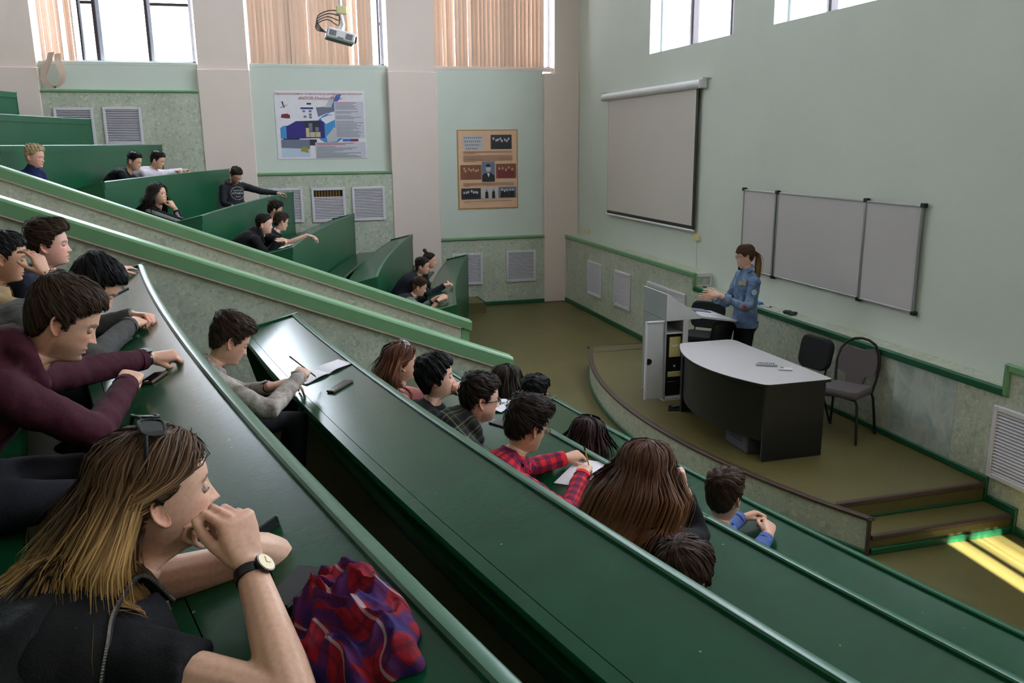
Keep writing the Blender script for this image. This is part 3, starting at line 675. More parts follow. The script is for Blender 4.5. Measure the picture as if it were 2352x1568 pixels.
# ================================================================= lectern with computer
lc = empty('lectern', (4.3, 8.66, .31), 'light grey lectern with open side door and slanted top', 'lectern')
GL = mat('lectern_front_grey', (150,156,156), .5, .03, 20)
MB().box((4.085, 8.37, .33), (4.105, 8.96, 1.235), .002).build('front_panel', GL, lc); MB().box((4.085, 8.37, 1.24), (4.105, 8.96, 1.53), .002).build('top_front_panel', GL, lc)
for y in (8.355, 8.955): MB().prism([(4.105,y,1.53),(4.09,y,1.53),(4.09,y,1.235),(4.51,y,1.235),(4.51,y,1.262)], (0,.018,0)).build('cheek', GREYW, lc)
MB().prism([(4.12,8.373,1.50),(4.49,8.373,1.262),(4.49,8.373,1.245),(4.12,8.373,1.48)], (0,.58,0)).build('slanted_top', GREYW, lc)
MB().box((4.345, 8.37, .33), (4.365, 8.96, 1.235), .002).build('rear_panel', GREYW, lc); MB().box((4.30, 8.365, .33), (4.345, 8.385, 1.235), .002).build('door_post', GREYW, lc)
MB().box((4.105, 8.94, .33), (4.345, 8.96, 1.235), .002).build('far_side_panel', GREYW, lc); MB().box((4.09, 8.37, .31), (4.37, 8.96, .345), .002).build('base', GREYW, lc)
MB().box((4.105, 8.39, 1.075), (4.345, 8.94, 1.09)).build('shelf', GREYW, lc); MB().box((4.105, 8.38, 1.225), (4.345, 8.95, 1.238)).build('cabinet_top', GREYW, lc)
MB().prism([(4.49,8.36,1.262),(4.96,8.36,1.185),(4.96,8.36,1.165),(4.49,8.36,1.242)], (0,.60,0)).build('reading_board', GREYW, lc)
dr = MB().box((3.870, 8.395, .345), (4.108, 8.412, 1.225), .002).build('door', GREYW, lc)
MB().box((3.866, 8.385, .34), (3.884, 8.42, 1.23), .002).box((3.87, 8.385, 1.215), (4.11, 8.42, 1.23), .002).box((4.092, 8.385, .34), (4.11, 8.42, 1.23), .002).build('door_edging', PLASTIC, dr)
MB().loft([[(3.884+.0+u, 8.394-d, .78+v) for u, v in ((0,-.032),(.035,-.032),(.052,-.018),(.058,0),(.052,.018),(.035,.032),(0,.032))] for d in (0,.012)]).build('handle', BLACK, dr)
pc = empty('computer_tower', (4.24, 8.6, .345), 'black and beige computer tower inside the lectern', 'computer')
BEIGE = mat('beige_plastic', (206,190,128), .45, .03)
MB().box((4.155, 8.44, .52), (4.325, 8.86, 1.06), .012).build('case', BLACK, pc); MB().box((4.17, 8.425, .80), (4.31, 8.442, 1.03), .004).build('drive_front', BEIGE, pc); MB().box((4.16, 8.425, .57), (4.32, 8.442, .63), .004).build('lower_front', BEIGE, pc)
MB().box((4.155, 8.44, .345), (4.325, 8.84, .518), .01).build('speaker_base', BLKMET, pc); MB().tube([(4.24,8.438,.695),(4.24,8.43,.695)], .012, 10).build('power_button', PLASTIC, pc); MB().box((4.20, 8.422, .925), (4.28, 8.426, .94)).build('badge', PLASTIC, pc)
nb = empty('papers', (4.72, 8.6, 1.24), 'open papers, a grey folder and yellow notes on the lectern board', 'papers')
def slant(a, b, h): x0, x1 = a[0], b[0]; zz = lambda x: 1.262-(x-4.49)*.1638; return MB().prism([(x0,a[1],zz(x0)+.001),(x1,a[1],zz(x1)+.001),(x1,a[1],zz(x1)+h),(x0,a[1],zz(x0)+h)], (0,b[1]-a[1],0))
slant((4.55,8.40),(4.80,8.62),.004).build('paper', INK['white'], nb); slant((4.60,8.50),(4.86,8.68),.012).build('paper', PLASTIC, nb); slant((4.52,8.66),(4.80,8.86),.022).build('folder', INK['mid'], nb); slant((4.50,8.74),(4.58,8.90),.03).build('sticky_notes', mat('yellow_paper', (220,200,110), .6), nb)
tag(MB().prism([(3.98,8.02,.311),(4.22,7.98,.311),(4.26,8.14,.311),(4.06,8.18,.311)], (0,0,.012)).sphere((4.10,8.09,.335), (.05,.03,.02)).build('power_strip', BLACK), 'black power adapter lying on the stage between lectern and table', 'adapter')

# ================================================================= table
def rounded(pts, r, n=5):
    out = []; N = len(pts)
    for i in range(N):
        p, a, b = np.array(pts[i]), np.array(pts[i-1]), np.array(pts[(i+1) % N]); da = (a-p)/np.linalg.norm(a-p); db = (b-p)/np.linalg.norm(b-p); rr = r[i] if hasattr(r, '__len__') else r
        for k in range(n+1):
            t = k/n; out.append((1-t)**2*(p+da*rr)+2*t*(1-t)*p+t*t*(p+db*rr))
    return np.array(out)
tb = empty('lecture_table', (4.4, 7.2, .31), 'curved lecture table with white top and black body on the stage', 'table')
bow = lambda y: 3.865+.24*((y-7.2)/.85)**2
TP = [(4.74,8.06),(bow(8.06)+.0,8.06)]+[(bow(y), y) for y in np.linspace(7.9, 6.5, 10)]+[(bow(6.36),6.36),(4.78,6.36)]
TP = rounded(TP, [.10,.06]+[.03]*10+[.06,.04])
MB().loft([[(x, y, z) for x, y in TP] for z in (1.022, 1.046)]).build('edge_band', BLACK, tb, 30)
MB().loft([[(x, y, z) for x, y in TP] for z in (1.046, 1.050)]).build('table_top', TABLEW, tb, 30)
MB().box((4.12, 6.40, .31), (4.74, 6.43, 1.022), .002).build('side_panel', BLACK, tb); MB().box((4.10, 7.96, .31), (4.72, 7.99, 1.022), .002).build('side_panel', BLACK, tb)
ym = np.linspace(6.43, 7.96, 12)
MB().loft([[(bow(y)+.06, y, .50), (bow(y)+.08, y, .50), (bow(y)+.08, y, 1.022), (bow(y)+.06, y, 1.022)] for y in ym]).build('front_panel', BLACK, tb, 40)
hb = empty('equipment_box', (4.2, 6.85, .31), 'dark grey ribbed equipment box on the stage under the table', 'box')
DG = mat('dark_grey_plastic', (84,84,94), .5)
MB().box((4.10, 6.62, .31), (4.50, 7.02, .58), .012).build('case', DG, hb)
for k in range(5): MB().box((4.095, 6.72, .40+.03*k), (4.102, 6.95, .41+.03*k)).build('rib', BLACK, hb)
rm = empty('remote_control', (4.46, 6.95, 1.05), 'long grey remote control lying on the white table', 'remote')
dv = np.array((.86,-.51,0)); dn = np.array((.51,.86,0)); AXR = np.array([dv, dn, (0,0,1)])
MB().obox((4.465,6.945,1.064), AXR, (.10,.026,.012), .005).build('body', mat('silver_plastic', (176,178,184), .4), rm)
for k in range(8):
    for j in (-1,0,1): MB().obox(np.array((4.465,6.945,1.077))+dv*(-.075+k*.02)+dn*j*.014, AXR, (.006,.004,.002)).build('button', DG, rm)
rm = empty('remote_control', (4.545, 6.75, 1.05), 'short white remote control lying on the white table', 'remote')
MB().obox((4.545,6.75,1.062), AXR, (.062,.024,.011), .006).build('body', PLASTIC, rm); MB().obox(np.array((4.545,6.75,1.074))-dv*.035, AXR, (.016,.015,.001)).build('display', DG, rm)
for k in range(3): MB().obox(np.array((4.545,6.75,1.074))+dv*(.0+k*.02), AXR, (.006,.01,.0015)).build('button', INK['grey'], rm)

# ================================================================= chairs
def visitor_chair(loc, rz, label):
    """local: sitter faces -x, back at +x"""
    c = empty('visitor_chair', loc, label, 'chair', 'black upholstered visitor chairs on the stage', rz)
    B = lambda m, nm, mt, sm=40: m.build(nm, mt, c, sm, world=False)
    out = rounded([(-.23,-.20),(.19,-.22),(.19,.22),(-.23,.20)], .07)
    B(MB().loft([[(x*k, y*k, z) for x, y in out] for k, z in ((.93,.42),(1,.435),(1,.465),(.95,.485))]), 'seat', BLKFAB)
    bk = rounded([(-.215,.0),(.215,.0),(.225,.33),(-.225,.33)], [.10,.10,.11,.11], 6)
    def bp(y, z, d): return (.225+.10*(z/.33)*.6-.06*(1-(y/.22)**2)*.5+d, y, .52+z)
    B(MB().loft([[bp(y*k, .165+(z-.165)*k, d) for y, z in bk] for k, d in ((.92,-.03),(1,-.015),(1,.015),(.93,.03))]), 'backrest', BLKFAB)
    for s in (-1, 1):
        B(MB().tube([(-.25,s*.235,0),(-.20,s*.235,.40),(-.17,s*.22,.425)], .0115, 8), 'leg', BLKMET); B(MB().tube([(.27,s*.235,0),(.12,s*.235,.40),(.08,s*.22,.425)], .0115, 8), 'leg', BLKMET)
        B(MB().tube([(.10,s*.16,.42),(.225,s*.16,.43),(.255,s*.16,.55)], .010, 6), 'back_bracket', BLKMET)
    B(MB().tube([(-.19,-.235,.415),(-.19,.235,.415)], .010, 6).tube([(.11,-.235,.415),(.11,.235,.415)], .010, 6), 'cross_bar', BLKMET)
    return c
visitor_chair((5.12,7.42,.31), .15, 'black fabric visitor chair behind the white table')
visitor_chair((5.10,9.45,.31), .75, 'black fabric visitor chair against the wall behind the lectern')
visitor_chair((4.74,8.74,.31), -1.04, 'black fabric visitor chair tucked under the lectern board')
bc = empty('banquet_chair', (5.32, 6.86, .31), 'grey cushioned round-back banquet chair beside the wall', 'chair', None, .5)
GF = mat('grey_brown_fabric', (98,88,90), .9, .15, 60, .3, 300)
B = lambda m, nm, mt, sm=40: m.build(nm, mt, bc, sm, world=False)
out = rounded([(-.22,-.19),(.17,-.20),(.17,.20),(-.22,.19)], .06)
B(MB().loft([[(x*k, y*k, z) for x, y in out] for k, z in ((.95,.42),(1,.435),(1,.465),(.93,.49))]), 'seat', GF)
lean = lambda z: .16+.10*(z-.45)/.45
arch = [(lean(z), -y, z) for y, z in ((.185,.42),(.205,.55),(.215,.68),(.195,.80),(.14,.88),(.07,.915),(0,.925))]
arch = arch+[(x, -y, z) for x, y, z in arch[-2::-1]]
B(MB().tube(arch, .013, 8), 'back_tube', BLKMET)
pad = [(-.08,.47),(.08,.47),(.10,.56),(.19,.60),(.20,.70),(.18,.79),(.14,.845),(.08,.83),(0,.815),(-.08,.83),(-.14,.845),(-.18,.79),(-.20,.70),(-.19,.60),(-.10,.56)]
B(MB().loft([[(lean(z)+d, y*k, z) for y, z in pad] for k, d in ((.96,-.02),(1,-.01),(1,.012))]), 'back_pad', GF)
for s in (-1, 1):
    B(MB().tube([(-.25,s*.24,0),(-.20,s*.20,.37),(-.18,s*.17,.41),(-.16,0,.42)], .013, 8), 'leg', BLKMET); B(MB().tube([(.20,s*.23,0),(.16,s*.20,.37),(.15,s*.18,.42)], .013, 8), 'leg', BLKMET)
# ================================================================= people: builders
from mathutils.bvhtree import BVHTree
V3 = lambda *a: np.array(a if len(a) == 3 else a[0], float)
def unit(v): v = np.asarray(v, float); return v/(np.linalg.norm(v)+1e-12)
def attr_mat(name, rough=.5, bump=.0, bscale=200, sss=0.0, spec=.5, attr='Col'):
    if name in MATS: return MATS[name]
    t = NT(name); a = t.add('ShaderNodeAttribute'); a.attribute_name = attr; n = t.noise(bscale*.3, t.pos(), 2)
    t.col(t.mix(1.0, a.outputs[0], t.ramp(n.outputs[0], [(.3, (.92,.92,.92)), (.7, (1.06,1.06,1.06))]), 'MULTIPLY')); t.set(Roughness=rough); t.b.inputs['Specular IOR Level'].default_value = spec
    if bump: t.bump(t.noise(bscale, t.pos(), 2).outputs[0], bump, .002)
    MATS[name] = t.m; return t.m
SKIN = attr_mat('skin', .48, .08, 400, 0, .4)
HAIR = attr_mat('hair', .55, 0, 50, 0, .16)
EYEM = attr_mat('eye', .15)
def set_col(me, col, name='Col'):
    a = me.attributes.new(name, 'FLOAT_COLOR', 'POINT'); c = np.ones((len(me.vertices), 4)); c[:, :3] = col; a.data.foreach_set('color', c.ravel())
def np_mesh(name, v, f, m, smooth=True, col=None, recalc=False):
    me = bpy.data.meshes.new(name); me.from_pydata(np.asarray(v).tolist(), [], f)
    if recalc:
        bm = bmesh.new(); bm.from_mesh(me); bmesh.ops.recalc_face_normals(bm, faces=bm.faces); bm.to_mesh(me); bm.free()
    me.materials.append(m)
    if smooth: me.shade_smooth()
    if col is not None: set_col(me, col)
    return me
CLOUDTEX = {}
def remesh(mb, voxel, smooth=4, wrinkle=0.0, wsize=.06):
    me = mb.mesh('tmp'); o = bpy.data.objects.new('tmp', me); COL.objects.link(o)
    r = o.modifiers.new('r', 'REMESH'); r.mode = 'VOXEL'; r.voxel_size = voxel
    if smooth: s = o.modifiers.new('s', 'SMOOTH'); s.factor = .5; s.iterations = smooth
    if wrinkle:
        if wsize not in CLOUDTEX:
            t = bpy.data.textures.new('folds', 'CLOUDS'); t.noise_scale = wsize; t.noise_depth = 2; CLOUDTEX[wsize] = t
        d = o.modifiers.new('d', 'DISPLACE'); d.texture = CLOUDTEX[wsize]; d.strength = wrinkle; d.mid_level = .5; d.texture_coords = 'GLOBAL'
    m2 = bpy.data.meshes.new_from_object(o.evaluated_get(bpy.context.evaluated_depsgraph_get()))
    v = np.empty(len(m2.vertices)*3); m2.vertices.foreach_get('co', v); f = [tuple(p.vertices) for p in m2.polygons]
    bpy.data.objects.remove(o); bpy.data.meshes.remove(me); bpy.data.meshes.remove(m2)
    return v.reshape(-1, 3), f

# ---- head: horizontal sections z, front, back, half width (metres, head 0.23 tall, face towards +x)
SEC = np.array([
 (.1150,.004,-.030,.012),(.1120,.030,-.052,.032),(.106,.050,-.068,.048),(.095,.067,-.081,.061),(.078,.080,-.091,.0705),(.055,.0895,-.0975,.0765),(.032,.0935,-.100,.0785),
 (.016,.0945,-.0995,.0785),(.004,.0905,-.098,.078),(-.010,.0885,-.095,.0765),(-.024,.0895,-.090,.0745),(-.038,.0900,-.084,.0720),(-.050,.0905,-.0765,.0690),(-.060,.0905,-.071,.0660),
 (-.069,.0890,-.067,.0630),(-.078,.0880,-.064,.0595),(-.088,.0865,-.062,.0550),(-.098,.0870,-.061,.0500),(-.107,.0850,-.060,.0460),(-.114,.0780,-.060,.0440),(-.119,.062,-.060,.0440),(-.124,.040,-.061,.0455),(-.135,.024,-.063,.0490),(-.155,.016,-.067,.0520),(-.185,.010,-.073,.0560),(-.215,.004,-.080,.0620),(-.235,.0,-.086,.0680)])
def smoothstep(x): x = np.clip(x, 0, 1); return x*x*(3-2*x)
_zs = np.concatenate([np.linspace(.115,.095,8)[:-1], np.linspace(.095,.03,14)[:-1], np.linspace(.03,-.12,46)[:-1], np.linspace(-.12,-.235,14)])
_az = np.concatenate([np.linspace(0,60,27)[:-1], np.linspace(60,180,22)]); _az = np.radians(np.concatenate([_az, -_az[-2:0:-1]]))
def _sec(k, z): return np.interp(-z, -SEC[:, 0], SEC[:, k])
def head_grid(fem=0.0, fat=0.0, wide=0.0):
    z = _zs; k = np.array([.25,.5,.25]); cols = []
    for i in (1, 2, 3):
        c = _sec(i, z); cp = np.pad(c, 1, mode='edge'); c2 = np.convolve(cp, k, 'valid'); c2[:2] = c[:2]; cols.append(c2)
    xf, xb, w = cols
    w = w*(1+.04*wide+fat*.12*np.exp(-((z+.06)/.05)**2)-fem*.05*np.exp(-((z+.09)/.035)**2)); xf = xf-fem*.002*np.exp(-((z-.016)/.012)**2)
    A = _az[None, :]; Z = np.repeat(z[:, None], len(_az), 1); ca, sa = np.cos(A), np.sin(A)
    xc = np.where(z > -.11, -.008, -.020)[:, None]
    xx = np.where(ca >= 0, xc+(xf[:, None]-xc)*np.abs(ca)**.92, xc-(xc-xb[:, None])*np.abs(ca)**.95)
    yy = w[:, None]*np.sign(sa)*np.abs(sa)**.94
    fr = np.clip(ca, 0, 1)**1.2
    g = lambda y0, z0, sy, sz: np.exp(-((np.abs(yy)-y0)/sy)**2-((Z-z0)/sz)**2)
    d = np.zeros_like(xx); ns = 1-.12*fem
    # nose: bridge to tip, wings, sharp underside
    t = np.clip((.008-Z)/.050, 0, 1); prof = np.where(Z > -.042, .003+.021*t**1.25, 0)*ns; prof = prof*smoothstep((-.0475-Z)/-.0065)*smoothstep((.016-Z)/.012)
    d += prof*np.exp(-(np.abs(yy)/(.0065+.0045*t))**2); d += .006*g(.0125,-.038,.0065,.007)*ns
    d += -.0095*g(.031,.000,.016,.0105); d += -.003*g(.012,.004,.008,.010); d += (.0035-.002*fem)*g(.028,.0165,.022,.006)+.002*g(0,.018,.012,.008)
    d += .0035*g(.047,-.022,.016,.014); d += -.003*g(.040,-.052,.014,.018)*(1-fat)
    d += .0050*g(.006,-.0625,.015,.0042)+.0062*g(.0,-.0755,.0155,.0048)-.0040*g(0,-.0690,.021,.0022)-.0035*g(0,-.0850,.017,.0045)-.0018*g(0,-.0545,.0035,.006)
    d += .0045*g(0,-.0995,.016,.009)
    xx = xx+d*fr
    return np.stack([xx, yy, Z], -1)
def grid_faces(a, b): return [(i*b+j, i*b+(j+1) % b, (i+1)*b+(j+1) % b, (i+1)*b+j) for i in range(a-1) for j in range(b)]
def ear(side):
    """outer ear: rolled rim, shallow bowl and lobe; local x forward, z up, side = +1 left"""
    O = np.array([(-.001,.020),(.004,.028),(.012,.0325),(.020,.0305),(.0255,.023),(.0275,.012),(.0265,0),(.0225,-.011),(.0175,-.020),(.012,-.0275),(.0055,-.0305),(.0005,-.026),(-.001,-.016),(.001,-.006),(.0005,.006)])
    c = np.array((.0095,.0015)); n = len(O); P = lambda q, out: (-.002-q[0], out, q[1])
    out0 = lambda q: .0015+.52*max(0, q[0]); R = []
    for k, dz in ((.02,-.002),(.45,-.0025),(.68,.0005),(.80,.0045),(.93,.0060),(1.03,.0035),(1.0,-.0025),(.7,-.0075)):
        ring = []
        for q in O:
            w_ = c+(q-c)*k; lob = 1 if q[1] > -.018 else .35; fr = .25 if q[0] < .003 and abs(q[1]) < .019 else 1
            ring.append(P(w_, out0(w_)+dz*lob*fr))
        R.append(ring)
    m = MB(); m.loft(R, True, True); v, f = m.arrays(); t = .17
    x, z = v[:, 0]*math.cos(t)-v[:, 2]*math.sin(t), v[:, 0]*math.sin(t)+v[:, 2]*math.cos(t)
    v = np.stack([x+.003, (v[:, 1]+.0735)*side, z-.010], -1)
    return v, (f if side > 0 else [q[::-1] for q in f])
HL_SHORT = [(0,.066),(25,.064),(45,.052),(58,.030),(68,-.005),(76,-.030),(82,-.022),(88,.008),(100,.010),(112,-.020),(126,-.055),(150,-.075),(180,-.080)]
HL_LONG = [(0,.070),(25,.066),(45,.050),(60,.022),(72,-.010),(84,-.03),(100,-.05),(120,-.08),(180,-.09)]
HL_OPEN = [(0,.070),(25,.066),(45,.052),(58,.034),(70,.014),(82,.010),(96,.006),(110,-.035),(126,-.065),(150,-.085),(180,-.090)]
def head_rot(yaw, pitch, roll):
    return np.array(Matrix.Rotation(math.radians(yaw), 3, 'Z') @ Matrix.Rotation(math.radians(pitch), 3, 'Y') @ Matrix.Rotation(math.radians(roll), 3, 'X'))
def make_head(pos, R, s, skin, fem, fat, wide, lip, brow, stub, eyes_dn=0.0, shear=None):
    """returns world vertices, faces, colours of head, neck, ears and lids"""
    G = head_grid(fem, fat, wide); a, b = G.shape[:2]; v = G.reshape(-1, 3); f = grid_faces(a, b)+[tuple(range(b))[::-1]]
    col = np.repeat(np.array(skin)[None], len(v), 0); y, z, x = v[:, 1], v[:, 2], v[:, 0]; face = x > .03
    g = lambda y0, z0, sy, sz: np.exp(-((np.abs(y)-y0)/sy)**2-((z-z0)/sz)**2)*face
    def blend(wt, c): nonlocal col; wt = np.clip(wt, 0, 1)[:, None]; col = col*(1-wt)+np.array(c)[None]*wt
    red = np.array(skin)*np.array((1.12,.78,.74)); blend(.45*g(.045,-.03,.02,.02), red); blend(.5*g(0,-.036,.014,.012), red)
    if stub is not None: blend(.45*smoothstep((-.045-z)/.03)*smoothstep((z+.125)/.02)*(np.abs(np.arctan2(y, x+.008)) < 1.45), stub)
    blend(.85*((g(.004,-.0635,.018,.0045) > .35)|(g(0,-.0755,.016,.005) > .4)).astype(float), lip)
    blend(.8*(np.abs(y) < .022)*np.exp(-((z+.069)/.0016)**2)*face, np.array(lip)*.35)
    bz = .0195+.10*(np.abs(y)-.02)*(np.abs(y) < .036)-.16*(np.abs(y)-.036)*(np.abs(y) >= .036)
    blend(.9*smoothstep(1-np.abs(z-bz)/.0052)*smoothstep((np.abs(y)-.009)/.006)*smoothstep((.054-np.abs(y))/.008)*face, brow)
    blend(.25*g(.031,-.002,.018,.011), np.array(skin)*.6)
    vs_, fs, cs = [v], list(f), [col]; n = len(v)
    def app(vv, ff, cc):
        nonlocal n
        vs_.append(vv); fs.extend([tuple(i+n for i in q) for q in ff]); cs.append(np.repeat(np.array(cc)[None], len(vv), 0)); n += len(vv)
    for sd in (1, -1): ev, ef = ear(sd); app(ev, ef, np.array(skin)*np.array((1.05,.86,.82)))
    for sd in (1, -1):
        c = V3(.0750, .0315*sd, .0005); r = .0130
        for lo, hi in ((10-55*eyes_dn, 100), (-100, -17)):
            pts = [[c+r*V3(math.cos(math.radians(e))*math.cos(math.radians(q)), math.cos(math.radians(e))*math.sin(math.radians(q)), math.sin(math.radians(e))) for q in np.linspace(-80, 80, 11)] for e in np.linspace(lo, hi, 6)]
            m = MB().grid(pts); ev, ef = m.arrays(); app(ev, ef, np.array(skin)*.86)
    V = np.concatenate(vs_); wt_ = smoothstep((-.085-V[:, 2])/.14)[:, None]; return (V*s)@R.T+pos+(0 if shear is None else wt_*shear), fs, np.concatenate(cs)
def make_eyes(pos, R, s, iris, look=(0, -.1), sides=(1, -1)):
    m = MB(); cs = []
    for sd in sides:
        c = V3(.0748, .0315*sd, .0005); k = MB().sphere(c, .0120, 14, 12); v, f = k.arrays(); d = unit(V3(1, look[0], look[1])); q = (v-c)@d/.0122
        cs.append(np.where((q > .965)[:, None], np.array((.01,.01,.01)), np.where((q > .86)[:, None], np.array(iris), np.array((.50,.43,.40))))); m.add(v, f)
    v, f = m.arrays(); return (v*s)@R.T+pos, f, np.concatenate(cs)

# ---- hair
def make_hair(pos, R, s, spec, colliders, lod):
    """cap that hugs the skull plus strands grown over it and falling free below; returns vertices, faces, colours"""
    rg = np.random.default_rng(spec.get('seed', 1)); hl = np.array(spec.get('line', HL_SHORT)); th = spec.get('thick', .016); top = spec.get('top', .0)
    G = head_grid(0, 0, spec.get('wide', 0)); a, b = G.shape[:2]; rows = _zs > -.100; G = G[rows]; a = G.shape[0]; v = G.reshape(-1, 3)
    ang = np.degrees(np.abs(np.arctan2(v[:, 1], v[:, 0]+.008))); zh = np.interp(ang, hl[:, 0], hl[:, 1]) + .003*np.sin(v[:, 1]*400+spec.get('seed', 1))
    c = V3(-.008, 0, .02); nrm = v-c; nrm[:, 2] *= .9; nrm /= np.linalg.norm(nrm, axis=1)[:, None]
    m = smoothstep((v[:, 2]-zh)/.014); front = np.clip((v[:, 0]-.0)/.09, 0, 1)
    fade = np.interp(v[:, 2], [-.08, .0, .06, .115], [spec.get('side', .45), spec.get('side', .6), 1, 1]); lift = th*fade+top*smoothstep((v[:, 2]-.05)/.05)*(1+spec.get('quiff', 0)*front)
    lift = lift*(1+.22*np.sin(v[:, 1]*130+v[:, 0]*70+spec.get('seed', 1))*np.sin(v[:, 0]*110+v[:, 2]*90))
    cap = v+nrm*(lift*m-.004-.008*(1-m))[:, None]; capw = (cap*s)@R.T+pos; f = grid_faces(a, b)+[tuple(range(b))[::-1]]
    c0 = np.array(spec['col']); c1 = np.array(spec.get('tip', spec['col'])); root = np.array(spec.get('root', spec['col']))
    VS, FS, CS = [capw], list(f), [np.repeat(root[None]*.55, len(capw), 0)]; n = len(capw)
    bvh = BVHTree.FromPolygons(capw.tolist(), f); fm = m[np.array([q[0] for q in f[:-1]]+[0])]; tuck = spec.get('tuck', None)
    ok = np.where((m > .6) & (v[:, 2] > -.075))[0]; N = int(spec.get('n', 500)*(1, .55, .28)[lod]); seg = spec.get('seg', 7) if lod < 2 else max(4, spec.get('seg', 7)-3)
    L = spec.get('len', .05)*s; wd = spec.get('w', .0035)*s*(1, 1.05, 1.8)[lod]; up_ = R@V3(0,0,1); fwd = R@V3(1,0,0); lef = R@V3(0,1,0); DN = V3(0,0,-1)
    crown = (V3(*spec.get('crown', (-.055,.01,.095)))*s)@R.T+pos; sweep = fwd*spec.get('fwd', .35)+lef*spec.get('lef', .0)+DN*spec.get('grav', .25)
    long_ = spec.get('long', False); part = spec.get('part', None); tie = spec.get('tie', None); tiew = None if tie is None else (V3(*tie)*s)@R.T+pos; hc = (c*s)@R.T+pos
    un = lambda x: x/(np.linalg.norm(x, axis=1)[:, None]+1e-9); dot = lambda x, y: (x*y).sum(1)[:, None]
    idx = rg.choice(ok, N); q0 = v[idx]; p = capw[idx]+rg.normal(0, .004, (N, 3))*s; st = L*rg.uniform(.7, 1.12, (N, 1))/seg; jit = rg.normal(0, .22, (N, 3)); lk = spec.get('lift', .004)*s*rg.uniform(.2, 1.6, (N, 1))
    side = np.where(q0[:, 1]+rg.normal(0, .006, N) >= (part or 0), 1.0, -1.0)[:, None]; free = np.zeros(N, bool); alive = np.ones(N, bool); cnt = np.zeros(N, int); dl = np.zeros((N, 3)); P = np.zeros((seg+1, N, 3)); D = np.zeros((seg+1, N, 3)); drift = V3(spec.get('drift', (0,0,0)))
    latw = side*np.clip(1.2-np.abs(q0[:, 1:2])*9, .1, 1)*np.clip((q0[:, 0:1]+.05)/.07, .05, 1)
    for k in range(seg+1):
        hit = [bvh.find_nearest(x) for x in p.tolist()]; loc = np.array([h_[0][:] for h_ in hit]); nn = np.array([h_[1][:] for h_ in hit]); ds = np.array([h_[3] for h_ in hit]); fi = np.array([h_[2] for h_ in hit])
        nn = np.where(dot(loc-hc, nn) < 0, -nn, nn); hgt = dot(p-loc, nn); tgt = lk*(1+spec.get('flare', .6)*k/seg); lp = (p-pos)@R/s
        if not long_ and k > 0: alive &= ~(fm[fi] < .25)
        on = ~free[:, None]
        p = np.where(on & ((hgt < tgt) | (not long_)), loc+nn*tgt, p)
        if tiew is not None: d = tiew-p; alive &= np.linalg.norm(d, axis=1) > .02; d = un(d)
        elif part is not None: d = lef[None]*latw+DN*1.1-fwd*spec.get('back', .35)
        else: d = un(p-crown)+sweep
        if tuck is not None: d = d-fwd*(4.0*smoothstep((.085-lp[:, 2])/.05)*(lp[:, 0] > tuck))[:, None]
        d = un(d+jit*.6); d = un(d-nn*dot(d, nn)*np.where(long_ & (nn[:, 2:3] < .05), 0, .98))
        if long_:
            df = un(dl*.32+DN*.8+jit*.05+drift-(fwd*.9*(lp[:, 0:1] > tuck) if tuck is not None else 0)); far = ds[:, None] > .05; nf = np.where(far, un(p-hc), nn); p = np.where(~on & ~far & (hgt < .003), loc+nn*.004, p)
            for (a0, a1, rr) in colliders:
                ab = a1-a0; t = np.clip(((p-a0)@ab)/(ab@ab+1e-9), 0, 1)[:, None]; cp = a0+ab*t; dd = p-cp; dn_ = np.linalg.norm(dd, axis=1)[:, None]; ins = ~on & (dn_ < rr+.006); nd = dd/(dn_+1e-9)
                p = np.where(ins, cp+nd*(rr+.006+rg.uniform(0, .006, (N, 1))), p); df = np.where(ins, un(df-nd*dot(df, nd)), df); nf = np.where(ins, nd, nf)
            d = np.where(on, d, df); nn = np.where(on, nn, nf)
            if tiew is None: free |= ((p-pos)@up_ < -.02*s)
        P[k] = p; D[k] = nn; cnt += alive; dl = d; p = p+d*st
    wr_, cr_, rl_ = rg.uniform(.6, 1.3, N), rg.uniform(.72, 1.35, N), rg.normal(0, .35, N)
    for K in range(3, seg+2):
        sel = np.where(cnt == K)[0]
        if not len(sel): continue
        Q = P[:K, sel]; Dn = D[:K, sel]; T = np.gradient(Q, axis=0); S = np.cross(T, Dn); S /= np.linalg.norm(S, axis=2)[..., None]+1e-9; tt = np.linspace(0, 1, K)
        ww = (wd*wr_[sel])[None, :, None]*np.where(tt < .7, 1, 1-(tt-.7)/.3*.8)[:, None, None]; S2 = S*np.cos(rl_[sel])[None, :, None]+Dn*np.sin(rl_[sel])[None, :, None]
        W2 = np.stack([Q-S2*ww, Q+S2*ww], 2).transpose(1, 0, 2, 3).reshape(-1, 3); VS.append(W2); mixt = smoothstep((tt-spec.get('ombre', .2))/.6)[None, :, None]
        cc = (c0*(1-mixt)+c1*mixt)*cr_[sel][:, None, None]; CS.append(np.repeat(cc, 2, 1).reshape(-1, 3))
        b0 = n+np.arange(len(sel))[:, None]*2*K+np.arange(K-1)[None]*2; FS += np.stack([b0, b0+1, b0+3, b0+2], -1).reshape(-1, 4).tolist(); n += len(W2)
    return np.concatenate(VS), FS, np.concatenate(CS)

